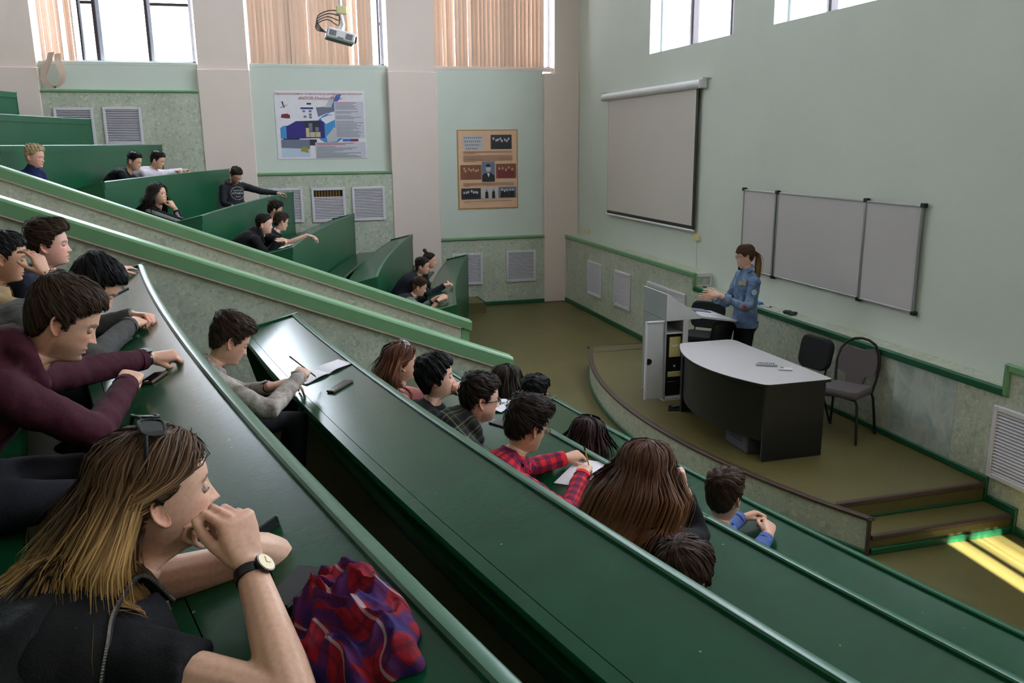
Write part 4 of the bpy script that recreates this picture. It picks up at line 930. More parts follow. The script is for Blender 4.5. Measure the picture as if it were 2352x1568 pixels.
# ---- hands
POSES = {
 'relaxed': dict(c=[(28,32,20),(32,36,22),(36,40,24),(40,42,26)], th=(.62,.62,-.42), tc=18),
 'flat': dict(c=[(4,8,4),(3,8,4),(4,10,5),(8,12,6)], th=(.66,.68,-.20), tc=6),
 'fist': dict(c=[(72,92,55),(74,96,58),(76,96,58),(78,92,55)], th=(.80,.28,-.48), tc=42),
 'halffist': dict(c=[(50,72,40),(58,78,44),(62,80,46),(66,78,44)], th=(.78,.40,-.45), tc=30),
 'pen': dict(c=[(42,48,22),(52,58,30),(62,72,40),(66,76,44)], th=(.78,.42,-.46), tc=24),
 'clasp': dict(c=[(45,62,30),(47,62,30),(50,62,30),(52,60,30)], th=(.85,.35,-.35), tc=18),
 'chin': dict(c=[(58,78,42),(62,82,44),(66,84,46),(70,82,46)], th=(.80,.42,-.38), tc=25),
 'open': dict(c=[(10,14,8),(6,12,8),(8,14,8),(14,18,10)], th=(.55,.72,-.30), tc=8, sp=1.6)}
def hand(mb, wrist, fdir, dorsal, side, pose, s=1.0):
    """side +1: thumb on the left of fdir seen from the back of the hand (right hand)"""
    x = unit(fdir); z = unit(np.asarray(dorsal)-x*(np.asarray(dorsal)@x)); y = np.cross(z, x)*side; po = POSES[pose]
    Wd = lambda p: wrist+(x*p[0]+y*p[1]+z*p[2])*s
    ring = lambda cx, cy, cz, w_, t_: [Wd((cx, cy+w_*math.copysign(abs(math.cos(a))**.75, math.cos(a)), cz+t_*math.copysign(abs(math.sin(a))**.75, math.sin(a)))) for a in np.linspace(0, 2*PI, 14, endpoint=False)]
    mb.loft([ring(-.03,0,0,.026,.020), ring(.0,0,0,.027,.019), ring(.03,.002,-.002,.036,.0175), ring(.06,.001,-.001,.0405,.0150), ring(.088,0,0,.0395,.0120), ring(.097,0,-.002,.034,.008)])
    mb.sphere(Wd((.032,.024,-.010)), tuple(v*s for v in (.028,.016,.015)), 10, 8, np.array([x, y, z]))
    LN = [(.043,.027,.021),(.047,.030,.022),(.044,.028,.022),(.035,.022,.019)]; Y0 = [.030,.0105,-.0095,-.0280]; X0 = [.090,.094,.090,.082]; RD = [.0092,.0095,.0090,.0080]; sp = po.get('sp', 1.0)
    for k in range(4):
        p = V3(X0[k], Y0[k], -.001); a = 0; spd = math.radians((7, 1.5, -4, -10)[k])*sp; path = [p-V3(.03,0,0), p]; rad = [RD[k]*1.0, RD[k]*1.08]
        for ln, cu in zip(LN[k], po['c'][k]):
            a += math.radians(cu); d = V3(math.cos(a)*math.cos(spd), math.sin(spd)*max(.15, math.cos(a)), -math.sin(a)); p1 = p+d*ln; path += [p+d*ln*.5, p1]; r0 = RD[k]*(.97, .90, .80)[len(path)//2-2]; rad += [r0*.94, r0*.98]; p = p1
        d = unit(path[-1]-path[-2]); path.append(p+d*.005); rad[-1] *= .95; rad.append(rad[-1]*.6)
        mb.tube([Wd(q) for q in path], [q*s for q in rad], 8)
    td = unit(V3(*po['th'])); p = V3(.022, .026, -.006); path = [p-td*.01, p]; rad = [.0125,.0135]; ax_ = unit(np.cross(td, V3(.2,-.6,-.75)))
    bend = 0
    for ln, k in ((.040, 0), (.032, 1), (.026, 1)):
        bend += math.radians(po['tc'])*k; inw = unit(V3(.9,-.35,-.25)); d = unit(td*math.cos(bend)+inw*math.sin(bend)); p1 = p+d*ln; path += [p+d*ln*.5, p1]; rad += [.0112, .0105] if ln > .03 else [.0098, .0082]; p = p1
    path.append(p+d*.005); rad.append(.005); mb.tube([Wd(q) for q in path], [q*s for q in rad], 8)
def ik(S, W, l1, l2, pole):
    d = W-S; L = np.linalg.norm(d); L2 = min(L, (l1+l2)*.995); k = (l1*l1-l2*l2+L2*L2)/(2*L2); h = math.sqrt(max(0, l1*l1-k*k)); u_ = d/L; pp = np.asarray(pole, float); pp = unit(pp-u_*(pp@u_))
    return S+u_*k*(L/L2)+pp*h

# ---- clothing cloth shaders (fab = metres along the limb, metres around it)
def cloth(name, rgb, rough=.85, var=.12, bump=.35, bscale=350):
    if name in MATS: return MATS[name]
    t = NT(name); p = t.pos(); c = lin(rgb); n = t.noise(14, p, 4, .6); t.col(t.ramp(n.outputs[0], [(.3, tuple(v*(1-var) for v in c)), (.7, tuple(min(1, v*(1+var)) for v in c))])); t.set(Roughness=rough); t.b.inputs['Specular IOR Level'].default_value = .25
    b1 = t.noise(bscale, p, 2).outputs[0]; b2 = t.noise(28, p, 3, .6).outputs[0]; t.bump(t.math('ADD', t.math('MULTIPLY', b1, .25), b2), bump, .012); MATS[name] = t.m; return t.m
def fab_uv(t):
    a = t.add('ShaderNodeAttribute'); a.attribute_name = 'fab'; s_ = t.add('ShaderNodeSeparateXYZ'); t.link(a.outputs['Vector'], s_.inputs[0]); return s_.outputs[0], s_.outputs[1], s_.outputs[2]
def stripe(t, x, period, lo, hi, ph=0.0):
    f = t.math('FRACT', t.math('ADD', t.math('DIVIDE', x, period), 50+ph)); return t.math('MULTIPLY', t.math('GREATER_THAN', f, lo), t.math('LESS_THAN', f, hi))
def plaid(name, base, bands, period):
    """bands: (axis 0/1/2=both, lo, hi, colour, strength)"""
    t = NT(name); u_, v_, _ = fab_uv(t); c = t.mix(0.0, lin(base), lin(base))
    for ax, lo, hi, rgb, st in bands:
        for k, x in ((0, u_), (1, v_)):
            if ax in (k, 2): c = t.mix(t.math('MULTIPLY', stripe(t, x, period, lo, hi), st), c, lin(rgb))
    t.col(c); t.set(Roughness=.85); t.b.inputs['Specular IOR Level'].default_value = .2; t.bump(t.noise(30, t.pos(), 3, .6).outputs[0], .3, .012); MATS[name] = t.m; return t.m
def sleeve_lines(name, base, line, lines, rough=.8):
    """lines: (segment id, axis, lo, hi) windows on the fab coordinates that take the line colour"""
    t = NT(name); u_, v_, w_ = fab_uv(t); c = t.mix(0.0, lin(base), lin(base))
    for seg, ax, lo, hi in lines:
        x = u_ if ax == 0 else v_; k = t.math('MULTIPLY', t.math('GREATER_THAN', x, lo), t.math('LESS_THAN', x, hi)); k = t.math('MULTIPLY', k, t.math('LESS_THAN', t.math('ABSOLUTE', t.math('SUBTRACT', w_, seg)), .5)); c = t.mix(k, c, lin(line))
    t.col(c); t.set(Roughness=rough); t.b.inputs['Specular IOR Level'].default_value = .3; t.bump(t.noise(28, t.pos(), 3, .6).outputs[0], .3, .012); MATS[name] = t.m; return t.m

SKINS = dict(fair=(.62,.345,.235), pale=(.68,.41,.305), tan=(.50,.27,.17), mid=(.57,.315,.205), pink=(.66,.345,.265))
def person(label, head, yaw, pitch, hip, top, hair, roll=0, s=1.0, lod=1, skin='mid', fem=0, fat=0, wide=0, lip=None, brow=None, stub=None, iris=(.10,.06,.04), look=(0,-.1), eyes_dn=.05,
           body_yaw=None, arms=(), sleeve='long', bw=1.0, slouch=.05, collar=None, pants=(30,30,36), knees=True, neckpull=(0,0,0), standing=False, extra=None, eyes=True, group=None, wr=.016, floor_z=None):
    pos = V3(head); R = head_rot(yaw, pitch, roll); sk = np.array(SKINS[skin] if isinstance(skin, str) else skin); hip = V3(hip)
    lip = sk*np.array((.86,.52,.50)) if lip is None else lip; brow = np.array(hair['col'])*.8 if brow is None else brow
    base = empty('person', (hip[0], hip[1], floor_z if floor_z is not None else hip[2]-.55), label, 'person', group); off = np.array(ORG[base.name])
    by = math.radians(yaw*.5 if body_yaw is None else body_yaw); F = V3(math.cos(by), math.sin(by), 0); Rg = V3(math.sin(by), -math.cos(by), 0); Up = V3(0,0,1)
    N = pos+R@(V3(-.030,0,-.165)*s)+V3(neckpull)
    # spine
    mid = (hip+N)/2-F*slouch; B = lambda t: (1-t)**2*hip+2*t*(1-t)*(2*mid-(hip+N)/2)+t*t*N
    TS = [0,.15,.35,.55,.72,.84,.92,1.0]; WA = [.165,.165,.155,.165,.178,.175,.125,.066]; WB = [.125,.125,.115,.118,.120,.108,.088,.066]
    def rings(scale, grow, t0=0, t1=1.01):
        out_ = []
        for t, a, b in zip(TS, WA, WB):
            if t < t0 or t > t1: continue
            c = B(t); tg = unit(B(min(1, t+.03))-B(max(0, t-.03))); sd_ = unit(Rg-tg*(Rg@tg)); dp = np.cross(tg, sd_)
            out_.append([c+sd_*(a*bw*s*scale+grow)*math.copysign(abs(math.cos(q))**.85, math.cos(q))+dp*(b*bw**.8*s*scale*(1+fat*.35)+grow)*math.copysign(abs(math.sin(q))**.85, math.sin(q)) for q in np.linspace(0, 2*PI, 20, endpoint=False)])
        return out_
    cs = B(.84); tg = unit(B(.9)-B(.78)); sdv = unit(Rg-tg*(Rg@tg)); SH = {1: cs+sdv*.172*bw*s, -1: cs-sdv*.172*bw*s}     # +1 right, -1 left
    cl = MB(); cl.loft(rings(1, 0)); sk_mb = MB(); segs = []
    for k in range(6): segs.append((B(k/6), B((k+1)/6), .15*bw*s, 0, k/6*np.linalg.norm(N-hip), F))
    sleeves = {1: None, -1: None}; l1, l2 = .285*s, .255*s; wr_out = {}
    done = set()
    for sd_, A in arms:
        W = V3(A['w']); S = SH[sd_]; E = V3(A['e']) if 'e' in A else ik(S, W, l1, l2, A.get('pole', (-.3,0,-1))); done.add(sd_); wr_out[sd_] = (S, E, W, A)
    for sd_ in (1, -1):
        if sd_ not in done:   # arm hanging into the lap under the desk
            S = SH[sd_]; E = S+Rg*sd_*.05-Up*.24*s+F*.06; W = E+F*.20*s-Rg*sd_*.06-Up*.04; wr_out[sd_] = (S, E, W, None)
    cuffs = []
    for sd_, (S, E, W, A) in wr_out.items():
        k = bw**.5*s; segs.append((S, E, .055*k, 1 if sd_ > 0 else 3, 0, unit(Rg*sd_+Up*.3))); segs.append((E, W, .045*k, 2 if sd_ > 0 else 4, np.linalg.norm(E-S), unit(Rg*sd_+Up*.3)))
        cl.sphere(S, .066*k, 12, 8)
        fd = unit(A['f']) if A else unit(W-E); dz = V3(A['d']) if A else Up; po = A['p'] if A else 'relaxed'
        if sleeve == 'long':
            Wc = W-unit(W-E)*(A.get('cuff', .01) if A else .01); cl.tube([S*.6+cs*.4, S, S*.5+E*.5, E*.96+S*.04, E, E*.6+W*.4, Wc], [q*k for q in (.070,.068,.060,.054,.053,.048,.038)], 12)
            cuffs.append((Wc, unit(W-E), .038*k))
        else:
            q = A.get('short', .55) if A else .55; M_ = S+(E-S)*q; cl.tube([S*.6+cs*.4, S, S*.5+M_*.5, M_], [q2*k for q2 in (.070,.069,.066,.064)], 12)
        if lod < 2 or A is not None:
            sk_mb.tube([S, S*.5+E*.5, E*.97+S*.03, E, E*.75+W*.25, E*.3+W*.7, W+fd*.0], [q2*k for q2 in ((.050,.046,.042,.042,.043,.033,.027) if sleeve != 'long' else (.034,.034,.034,.034,.035,.031,.027))], 12); hand(sk_mb, W, fd, dz, sd_, po, s*(A.get('hs', 1.0) if A else 1.0))
    # inner trunk keeps head, neck and arms one figure
    sk_mb.tube([B(.55), B(.75), cs, B(.95), N+(pos-N)*.3], [.045*s,.05*s,.055*s,.055*s,.050*s], 12); sk_mb.tube([SH[1], cs, SH[-1]], [.036*s,.05*s,.036*s], 10)
    vox = (.0045, .0066, .0090)[lod]*s; bv, bf = remesh(sk_mb, vox, 3)
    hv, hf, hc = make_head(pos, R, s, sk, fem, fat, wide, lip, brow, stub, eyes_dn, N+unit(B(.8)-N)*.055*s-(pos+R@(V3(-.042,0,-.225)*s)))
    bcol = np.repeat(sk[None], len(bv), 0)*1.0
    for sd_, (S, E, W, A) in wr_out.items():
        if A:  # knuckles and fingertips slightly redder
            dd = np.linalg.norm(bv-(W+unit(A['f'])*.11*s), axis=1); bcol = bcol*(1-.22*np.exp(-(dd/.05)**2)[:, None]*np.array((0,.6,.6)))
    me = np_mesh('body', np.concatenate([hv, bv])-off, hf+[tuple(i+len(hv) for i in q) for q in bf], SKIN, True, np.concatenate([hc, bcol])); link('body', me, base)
    if eyes and lod < 2:
        for sd_ in (1, -1): ev, ef, ec = make_eyes(pos, R, s, iris, look, (sd_,)); link('eye', np_mesh('eye', ev-off, ef, EYEM, True, ec), base)
    # garment
    if collar == 'hood':
        tgN = unit(B(1)-B(.9)); sN = unit(Rg-tgN*(Rg@tgN)); dN = np.cross(tgN, sN); dN = dN if dN@F > 0 else -dN; c = N+tgN*.0
        cl.tube([c+(sN*math.cos(a)*.088+dN*(math.sin(a)*.085-.012)+tgN*(.005-.02*max(0, math.sin(a))))*s for a in np.linspace(-1.35*PI, .35*PI, 20)], [(.030+.018*max(0, -math.sin(a)))*s for a in np.linspace(-1.35*PI, .35*PI, 20)], 10)
        cl.sphere(c-dN*.095*s-tgN*.055*s, (.095*s,.095*s,.075*s), 14, 10)
    if collar == 'turtle': cl.tube([N-unit(pos-N)*.03, N+unit(pos-N)*.085*s], [.075*s,.062*s], 14)
    if collar == 'crew': cl.tube([N-unit(pos-N)*.02, N+unit(pos-N)*.012*s], [.074*s,.066*s], 14)
    gv, gf = remesh(cl, (.0105,.0135,.018)[lod]*s, 5, wr, .07)
    gme = np_mesh('garment', gv-off, gf, top if not isinstance(top, tuple) else cloth('cloth_%d_%d_%d' % top, top), True)
    # fab coordinates
    best = np.full(len(gv), 1e9); fab = np.zeros((len(gv), 3))
    for a, b, r_, sid, u0, ref in segs:
        ab = b-a; L_ = np.linalg.norm(ab); ax_ = ab/L_; t = np.clip(((gv-a)@ax_)/L_, 0, 1); cp = a+np.outer(t*L_, ax_); dv_ = gv-cp; dist = np.linalg.norm(dv_, axis=1)/r_
        rf = unit(ref-ax_*(ref@ax_)); bn = np.cross(ax_, rf); an = np.arctan2(dv_@bn, dv_@rf); m_ = dist < best; best = np.where(m_, dist, best)
        fab[m_] = np.stack([u0+t*L_, an*r_, np.full(len(gv), float(sid))], -1)[m_]
    at_ = gme.attributes.new('fab', 'FLOAT_VECTOR', 'POINT'); at_.data.foreach_set('vector', fab.ravel())
    gname = {'hood':'hoodie', 'turtle':'sweater'}.get(collar, 'shirt'); link(gname, gme, base)
    topm = gme.materials[0]
    if sleeve == 'long' and lod < 2:
        for Wc, d_, r_ in cuffs:
            MB().tube([Wc-d_*.022, Wc+d_*.006], [r_*1.08, r_*1.02], 14).build('cuff', topm, base, 60)
    if collar == 'shirt':
        tgN = unit(pos-N); c = N+tgN*.015*s; d0 = unit(F-tgN*(F@tgN)); s0 = np.cross(tgN, d0); ra, rb = [], []
        for a in np.linspace(.25, 2*PI-.25, 22):
            w_ = d0*math.cos(a)+s0*math.sin(a); ra.append(c+w_*.066*s+tgN*(.030 if abs(a-PI) < 1.2 else .018)*s); rb.append(c+w_*(.088+.010*math.cos(a))*s-tgN*(.012+.030*max(0, math.cos(a)))*s)
        m_ = MB(); m_.grid([ra, [(p+q)/2+tgN*.012*s for p, q in zip(ra, rb)], rb]); cm = m_.mesh('collar', topm, True, off); a_ = cm.attributes.new('fab', 'FLOAT_VECTOR', 'POINT'); a_.data.foreach_set('vector', np.array([(v.co.z*1.0, v.co.x+v.co.y, 0) for v in cm.vertices]).ravel()); link('collar', cm, base)
    # trousers, legs and shoes
    lg = MB(); fz = floor_z if floor_z is not None else hip[2]-.55
    lg.sphere(hip, (.165*bw*s,.15*s,.12*s), 14, 10)
    for sd_ in (1, -1):
        Hj = hip+Rg*sd_*.085*s-Up*.02
        if standing: Kn = Hj+F*.03+Rg*sd_*.01-Up*(Hj[2]-fz)*.50; An = V3(Hj[0], Hj[1], fz+.09)+F*-.02+Rg*sd_*.015
        else: Kn = Hj+F*.40*s+Rg*sd_*.04+Up*.01; An = V3(Kn[0], Kn[1], fz+.09)-F*.06
        lg.tube([Hj, Hj*.5+Kn*.5, Kn, Kn*.5+An*.5, An], [q*s for q in (.080,.072,.058,.050,.042)], 12)
        sh = MB().sphere(An+F*.06-Up*.045, (.13,.045,.045), 12, 8, np.array([F, Rg, Up])); sv, sf_ = sh.arrays(); sv = sv.copy(); sv[:, 2] = np.maximum(sv[:, 2], fz+.002); MB().add(sv, sf_).build('shoe', BLKFAB, base, True)
    lv, lf = remesh(lg, (.026,.030,.034)[lod], 3, .006); link('trousers', np_mesh('trousers', lv-off, lf, cloth('cloth_%d_%d_%d' % pants, pants), True), base)
    # hair
    cols = [(B(.84)-F*.0, B(.55), .150*bw*s), (SH[1], SH[-1], .075*s), (N, N+(pos-N)*.4, .06*s)]+[(a[0], a[1], .062*s) for a in wr_out.values()]
    xv, xf_, xc = make_hair(pos, R, s, hair, cols, lod); link('hair', np_mesh('hair', xv-off, xf_, HAIR, True, xc), base)
    ctx = dict(base=base, pos=pos, R=R, s=s, N=N, B=B, F=F, Rg=Rg, SH=SH, arms=wr_out, off=off, top=topm, cs=cs)
    for fn in (extra or []): fn(ctx)
    return ctx

# ---- things worn
LENS_D = mat('dark_lens', (14,14,16), .08, 0); CLEAR = None
def m_clear():
    t = NT('clear_lens'); tr = t.add('ShaderNodeBsdfTransparent'); gl = t.add('ShaderNodeBsdfGlossy'); gl.inputs['Roughness'].default_value = .05; mx = t.add('ShaderNodeMixShader'); mx.inputs[0].default_value = .12
    t.link(tr.outputs[0], mx.inputs[1]); t.link(gl.outputs[0], mx.inputs[2]); t.link(mx.outputs[0], t.out.inputs[0]); return t.m
CLEAR = m_clear()
def eyewear(frame=BLKMET, lens=None, on_top=False, r=.0016, h=.018, w_=.027, z0=-.004, tilt=0.0, name='glasses', temple=.0018, top_ang=-62, rnd=.010):
    def fn(c):
        M = (lambda p: (np.asarray(p)@Matrix.Identity(3)))
        ang = math.radians(top_ang if on_top else tilt); Ry = np.array(Matrix.Rotation(ang, 3, 'Y')); piv = V3(-.02,0,-.01); lift = V3(.004,0,.034) if on_top else V3(0,0,0)
        T = lambda p: c['R']@((Ry@(V3(p)-piv)+piv+lift)*c['s'])+c['pos']
        g = MB(); xs = .104
        for sd in (1, -1):
            ring = rounded([(sd*(.0085), z0-h), (sd*(.0085+2*w_), z0-h*.85), (sd*(.0085+2*w_), z0+h*.8), (sd*(.0085), z0+h*.8)], rnd, 4)
            pts = [T((xs-.10*(abs(y)/.07)**2*.13, y, z)) for y, z in ring]; g.tube(pts+[pts[0], pts[1]], r*c['s'], 6)
            yo = .0085+2*w_; g.tube([T((xs-.012, sd*yo, z0+h*.55)), T((xs-.030, sd*(yo+.012), z0+h*.55)), T((.02, sd*(.083+.016*on_top), z0+h*.4)), T((-.012, sd*(.082+.014*on_top), z0+h*.3)), T((-.03, sd*(.079+.010*on_top), z0-.020))], temple*c['s'], 6)
        g.tube([T((xs, .009, z0+h*.5)), T((xs+.003, 0, z0+h*.6)), T((xs, -.009, z0+h*.5))], r*c['s'], 6)
        o = g.build(name, frame, c['base'], True)
        for sd in (1, -1):
            ring = rounded([(sd*(.0085), z0-h), (sd*(.0085+2*w_), z0-h*.85), (sd*(.0085+2*w_), z0+h*.8), (sd*(.0085), z0+h*.8)], rnd, 4)
            MB().prism([T((xs-.10*(abs(y)/.07)**2*.13, y, z)) for y, z in ring], c['R']@V3(.0012,0,0)).build('lens', lens or CLEAR, o)
    return fn
def earring(side=1):
    def fn(c): MB().sphere(c['R']@(V3(-.016,.086*side,-.046)*c['s'])+c['pos'], .0035, 8, 6).build('earring', METAL, c['base'], True)
    return fn
def watch(side, dial=None, strap=None, back=.025, big=1.0):
    def fn(c):
        S, E, W, A = c['arms'][side]; d = unit(W-E); p = W-d*back; dz = unit(V3(A['d'])-d*(V3(A['d'])@d)); ln = np.cross(d, dz); r_ = .031*c['s']
        o = MB().loft([[p+d*q+ (dz*math.cos(a)*.88+ln*math.sin(a))*r_*k for a in np.linspace(0, 2*PI, 20, endpoint=False)] for q, k in ((-.009,1),(-.009,1.08),(.009,1.08),(.009,1))]).build('watch', strap or BLKMET, c['base'], 40)
        cc = p+dz*r_*.95; ring = lambda rr, h_: [cc+dz*h_+(d*math.cos(a)+ln*math.sin(a))*rr for a in np.linspace(0, 2*PI, 24, endpoint=False)]
        MB().loft([ring(.0185*big,0), ring(.0195*big,.004), ring(.0185*big,.008)]).build('watch_case', BLKMET, o, 40)
        if dial:
            MB().loft([ring(.0165*big,.0082), ring(.0165*big,.0088)]).build('dial', dial, o)
            MB().prism([cc+dz*.0092+d*.012+ln*.0006, cc+dz*.0092+d*.012-ln*.0006, cc+dz*.0092-ln*.0006, cc+dz*.0092+ln*.0006], dz*.0004).prism([cc+dz*.0092+ln*.009+d*.0006, cc+dz*.0092+ln*.009-d*.0006, cc+dz*.0092-d*.0006, cc+dz*.0092+d*.0006], dz*.0004).build('hands', BLKMET, o)
    return fn
# ================================================================= people: the crowd
HC = dict(black=(.008,.0075,.008), dkbrown=(.022,.013,.009), brown=(.045,.025,.015), ltbrown=(.085,.045,.022), auburn=(.065,.022,.013), blond=(.50,.38,.22), red=(.10,.036,.018), gold=(.42,.25,.09), dkred=(.03,.010,.010))
def H(key, **k):
    d = dict(col=HC[key], n=700, len=.045, w=.0028, lift=.004, seg=6, thick=.014, seed=1); d.update(k); return d
def hipn(i, y, dx=.82): return (xn(i, y)-dx, y, zfl(i)+.555)
def hipf(i, y, dx=.82): return (xfr(i, y)-dx, y, zfl(i)+.555)
ROWN = 'students listening in the rows'
UPV = (0,0,1)
NAVY = cloth('navy_tee', (34,36,50)); MAROON = cloth('maroon_fleece', (60,17,31)); GCOAT = cloth('charcoal_wool', (66,64,62)); TANS = cloth('tan_shirt', (160,134,100)); BLK = cloth('black_cotton', (16,16,19)); CHAR = cloth('charcoal_fleece', (44,44,50)); PINKS = cloth('pink_ribbed_knit', (190,120,118)); NAVYT = cloth('navy_turtleneck', (24,38,78)); WHITES = cloth('white_shirt', (206,196,206)); DKJ = cloth('dark_navy_jacket', (24,25,34)); GREYK = cloth('grey_marl_knit', (92,94,96)); BLUES = cloth('blue_oxford', (84,104,160))
def m_acid():
    t = NT('acid_washed_denim'); p = t.pos(); n = t.noise(9, p, 6, .72, .6); c = t.ramp(n.outputs[0], [(.30, lin((92,80,74))), (.48, lin((142,130,122))), (.66, lin((186,176,168)))]); t.col(c); t.set(Roughness=.9); t.bump(t.math('ADD', t.noise(26, p, 3).outputs[0], t.math('MULTIPLY', n.outputs[0], .3)), .4, .012); return t.m
ACID = m_acid()
def m_denim():
    t = NT('blue_denim'); p = t.pos(); n = t.noise(7, p, 5, .7, .4); f = t.noise(220, p, 2); c = t.ramp(n.outputs[0], [(.32, lin((62,86,118))), (.52, lin((92,116,148))), (.70, lin((140,156,178)))]); t.col(t.mix(1.0, c, t.ramp(f.outputs[0], [(.35, (.85,.85,.85)), (.65, (1.1,1.1,1.1))]), 'MULTIPLY')); t.set(Roughness=.85); t.bump(t.noise(24, p, 3).outputs[0], .4, .012); return t.m
DENIM = m_denim()
REDPL = plaid('red_navy_buffalo_check', (205,40,44), [(2,.0,.5,(26,24,62),.62)], .062)
DKPL = plaid('dark_olive_plaid', (50,50,50), [(2,.0,.38,(28,28,30),.6),(2,.48,.52,(150,150,120),.7),(2,.80,.83,(120,124,70),.6)], .085)

# ---------------- near block, fourth row (closest to the camera)
def zipper(c):
    pts = JK['zip']; n = len(pts)
    o = MB().tube(pts, .0045, 6).build('zip_tape', BLKFAB, c['base'], True)
    tk = MB()
    for k in range(0, 90):
        t = k/89*(n-1); i = min(int(t), n-2); p = pts[i]*(1-(t-i))+pts[i+1]*(t-i); tk.obox(p+V3(0,-.004,.003), np.eye(3), (.0022,.0022,.0022))
    tk.build('zip_teeth', METAL, o, kind='stuff')
JK = {}
def draped_jacket(c):
    """jacket laid over the shoulders, open at the front, with a folded-down collar"""
    s = c['s']; m = MB(); B, F, Rg, cs, N = c['B'], c['F'], c['Rg'], c['cs'], c['N']
    R1, L1 = c['SH'][1], c['SH'][-1]; back = -F
    a1, a2 = math.pi*.30, math.pi*1.68; rows_ = []
    for q in np.linspace(0, 1, 16):
        ring = []; t = 1-q*1.15; cen = B(max(t, .0))+(B(0)-B(.1))*max(0, -t)*10*.15; tg = unit(B(min(1, max(t, 0)+.05))-B(max(0, t-.05))); sd_ = unit(Rg-tg*(Rg@tg)); dp = np.cross(tg, sd_); dp = dp if dp@F > 0 else -dp
        wx = np.interp(q, [0,.08,.20,.5,1], [.085,.17,.262,.275,.28])*s; wy = np.interp(q, [0,.08,.20,.5,1], [.085,.125,.150,.165,.17])*s
        for a in np.linspace(a1, a2, 34):
            ring.append(cen+dp*math.cos(a)*wy+sd_*math.sin(a)*wx-V3(0,0,.16*min(1, q*4)*max(0, abs(math.sin(a))-.55))+dp*.010*math.sin(a*9+q*6)*min(1, q*3))
        rows_.append(ring)
    m.grid(rows_); v, f = m.arrays(); n = len(v); vin = v-np.array([unit(p-B(.5))*.012 for p in v])
    mm = MB().add(v, f).add(vin, [q[::-1] for q in f]); o = mm.build('jacket', cloth('black_jacket_nylon', (11,11,14), .6, .1, .3, 500), c['base'], True)
    Up = V3(0,0,1); S1 = R1
    edge = [N+Rg*.095+F*.075+Up*.01, N*.45+S1*.55+Up*.082+F*.05, S1+Up*.080+F*.025, S1+Rg*.055+Up*.052+F*.012, S1+Rg*.084-Up*.01-F*.005, S1+Rg*.100-Up*.10-F*.02, S1+Rg*.105-Up*.30-F*.03]
    E2 = []
    for i in range(len(edge)-1):
        for u in np.linspace(0, 1, 6)[:-1]:
            p0, p1_, p2_, p3 = edge[max(i-1,0)], edge[i], edge[i+1], edge[min(i+2,len(edge)-1)]; E2.append(.5*((2*p1_)+(p2_-p0)*u+(2*p0-5*p1_+4*p2_-p3)*u*u+(3*p1_-p0-3*p2_+p3)*u**3))
    bk_ = lambda p, q: p-F*.20*q+Up*(.03*math.sin(q*PI)-.05*q)-Rg*.03*q+unit(p-N)*.004*math.sin(q*14)
    fp = MB(); fp.grid([[bk_(p, q) for p in E2] for q in np.linspace(0, 1, 9)]); fp.build('jacket_front', cloth('black_jacket_nylon', (11,11,14)), o, True)
    JK['zip'] = E2
    cm = MB(); cr = []
    for r_, (dr, dz) in zip(range(5), ((0,.0),(.03,.012),(.06,.005),(.085,-.02),(.10,-.05))):
        cr.append([c['N']+(F*math.cos(a)*(.085+dr)+Rg*-math.sin(a)*(.09+dr*1.15))*s+V3(0,0,.03+dz+.006*math.sin(a*6)) for a in np.linspace(a1+.1, a2-.1, 26)])
    cm.grid(cr); cm.build('jacket_collar', cloth('black_jacket_lining', (34,36,44), .7, .1, .3, 500), o, True)
s5 = .99
person('person with long blonde hair and sunglasses on her head resting her chin on her hands', (-.242,1.615,2.520), 16, -3, (-.60,1.34,2.11), BLK,
  H('ltbrown', line=HL_OPEN, long=True, part=.0, len=.40, n=3300, seg=16, w=.0013, tip=HC['gold'], root=(.05,.028,.016), ombre=.28, thick=.012, lift=.003, back=.75, seed=4, tuck=-.04), s=s5, lod=0, skin=(.62,.37,.26), fem=1, fat=.35, brow=(.06,.035,.02), iris=(.08,.12,.14), look=(0,-.05), eyes_dn=.12,
  body_yaw=8, sleeve='short', slouch=.06, neckpull=(-.040,-.045,.0), pants=(26,27,32), floor_z=zfl(3), bw=.98,
  arms=[(1, dict(w=(-.080,1.435,2.435), e=(-.02,1.20,2.315), f=(-.20,.20,.95), d=(.62,-.75,.22), p='chin', short=.50)), (-1, dict(w=(-.130,1.625,2.395), e=(-.045,1.72,2.31), f=(-.30,-.30,.75), d=(.8,.3,.3), p='chin', short=.42))],
  extra=[eyewear(BLKPL, LENS_D, True, .0028, .025, .031, name='sunglasses', temple=.0045, top_ang=-78, rnd=.019), watch(1, mat('cream_dial', (226,206,160), .5, 0), None, .022), draped_jacket, zipper], group=ROWN)
person('person in a maroon hoodie with brown hair looking down at the desk', (-.63,2.80,2.645), 8, 27, hipn(3, 2.62), MAROON,
  H('brown', n=2400, len=.060, thick=.014, top=.007, side=.6, fwd=.55, grav=.45, w=.0014, lift=.005, seed=11, line=[(0,.060),(25,.058),(45,.046),(58,.026),(68,-.008),(76,-.034),(82,-.024),(88,.006),(100,.008),(112,-.030),(126,-.065),(180,-.085)]), s=1.0, lod=0, skin='fair', stub=(.16,.09,.06), eyes_dn=.55, look=(0,-.5), body_yaw=6, bw=1.08, collar='hood', slouch=.09,
  arms=[(1, dict(w=(-.515,3.03,2.365), e=(-.56,2.70,2.305), f=(.12,1,.20), d=(.30,-.10,1), p='fist', cuff=.0)), (-1, dict(w=(-.485,3.41,2.365), f=(1,.22,.02), d=(.05,-.25,1), p='halffist', pole=(-.3,.7,-.5), cuff=.035))], floor_z=zfl(3), extra=[watch(-1, None, None, .022, 1.15)], group=ROWN)
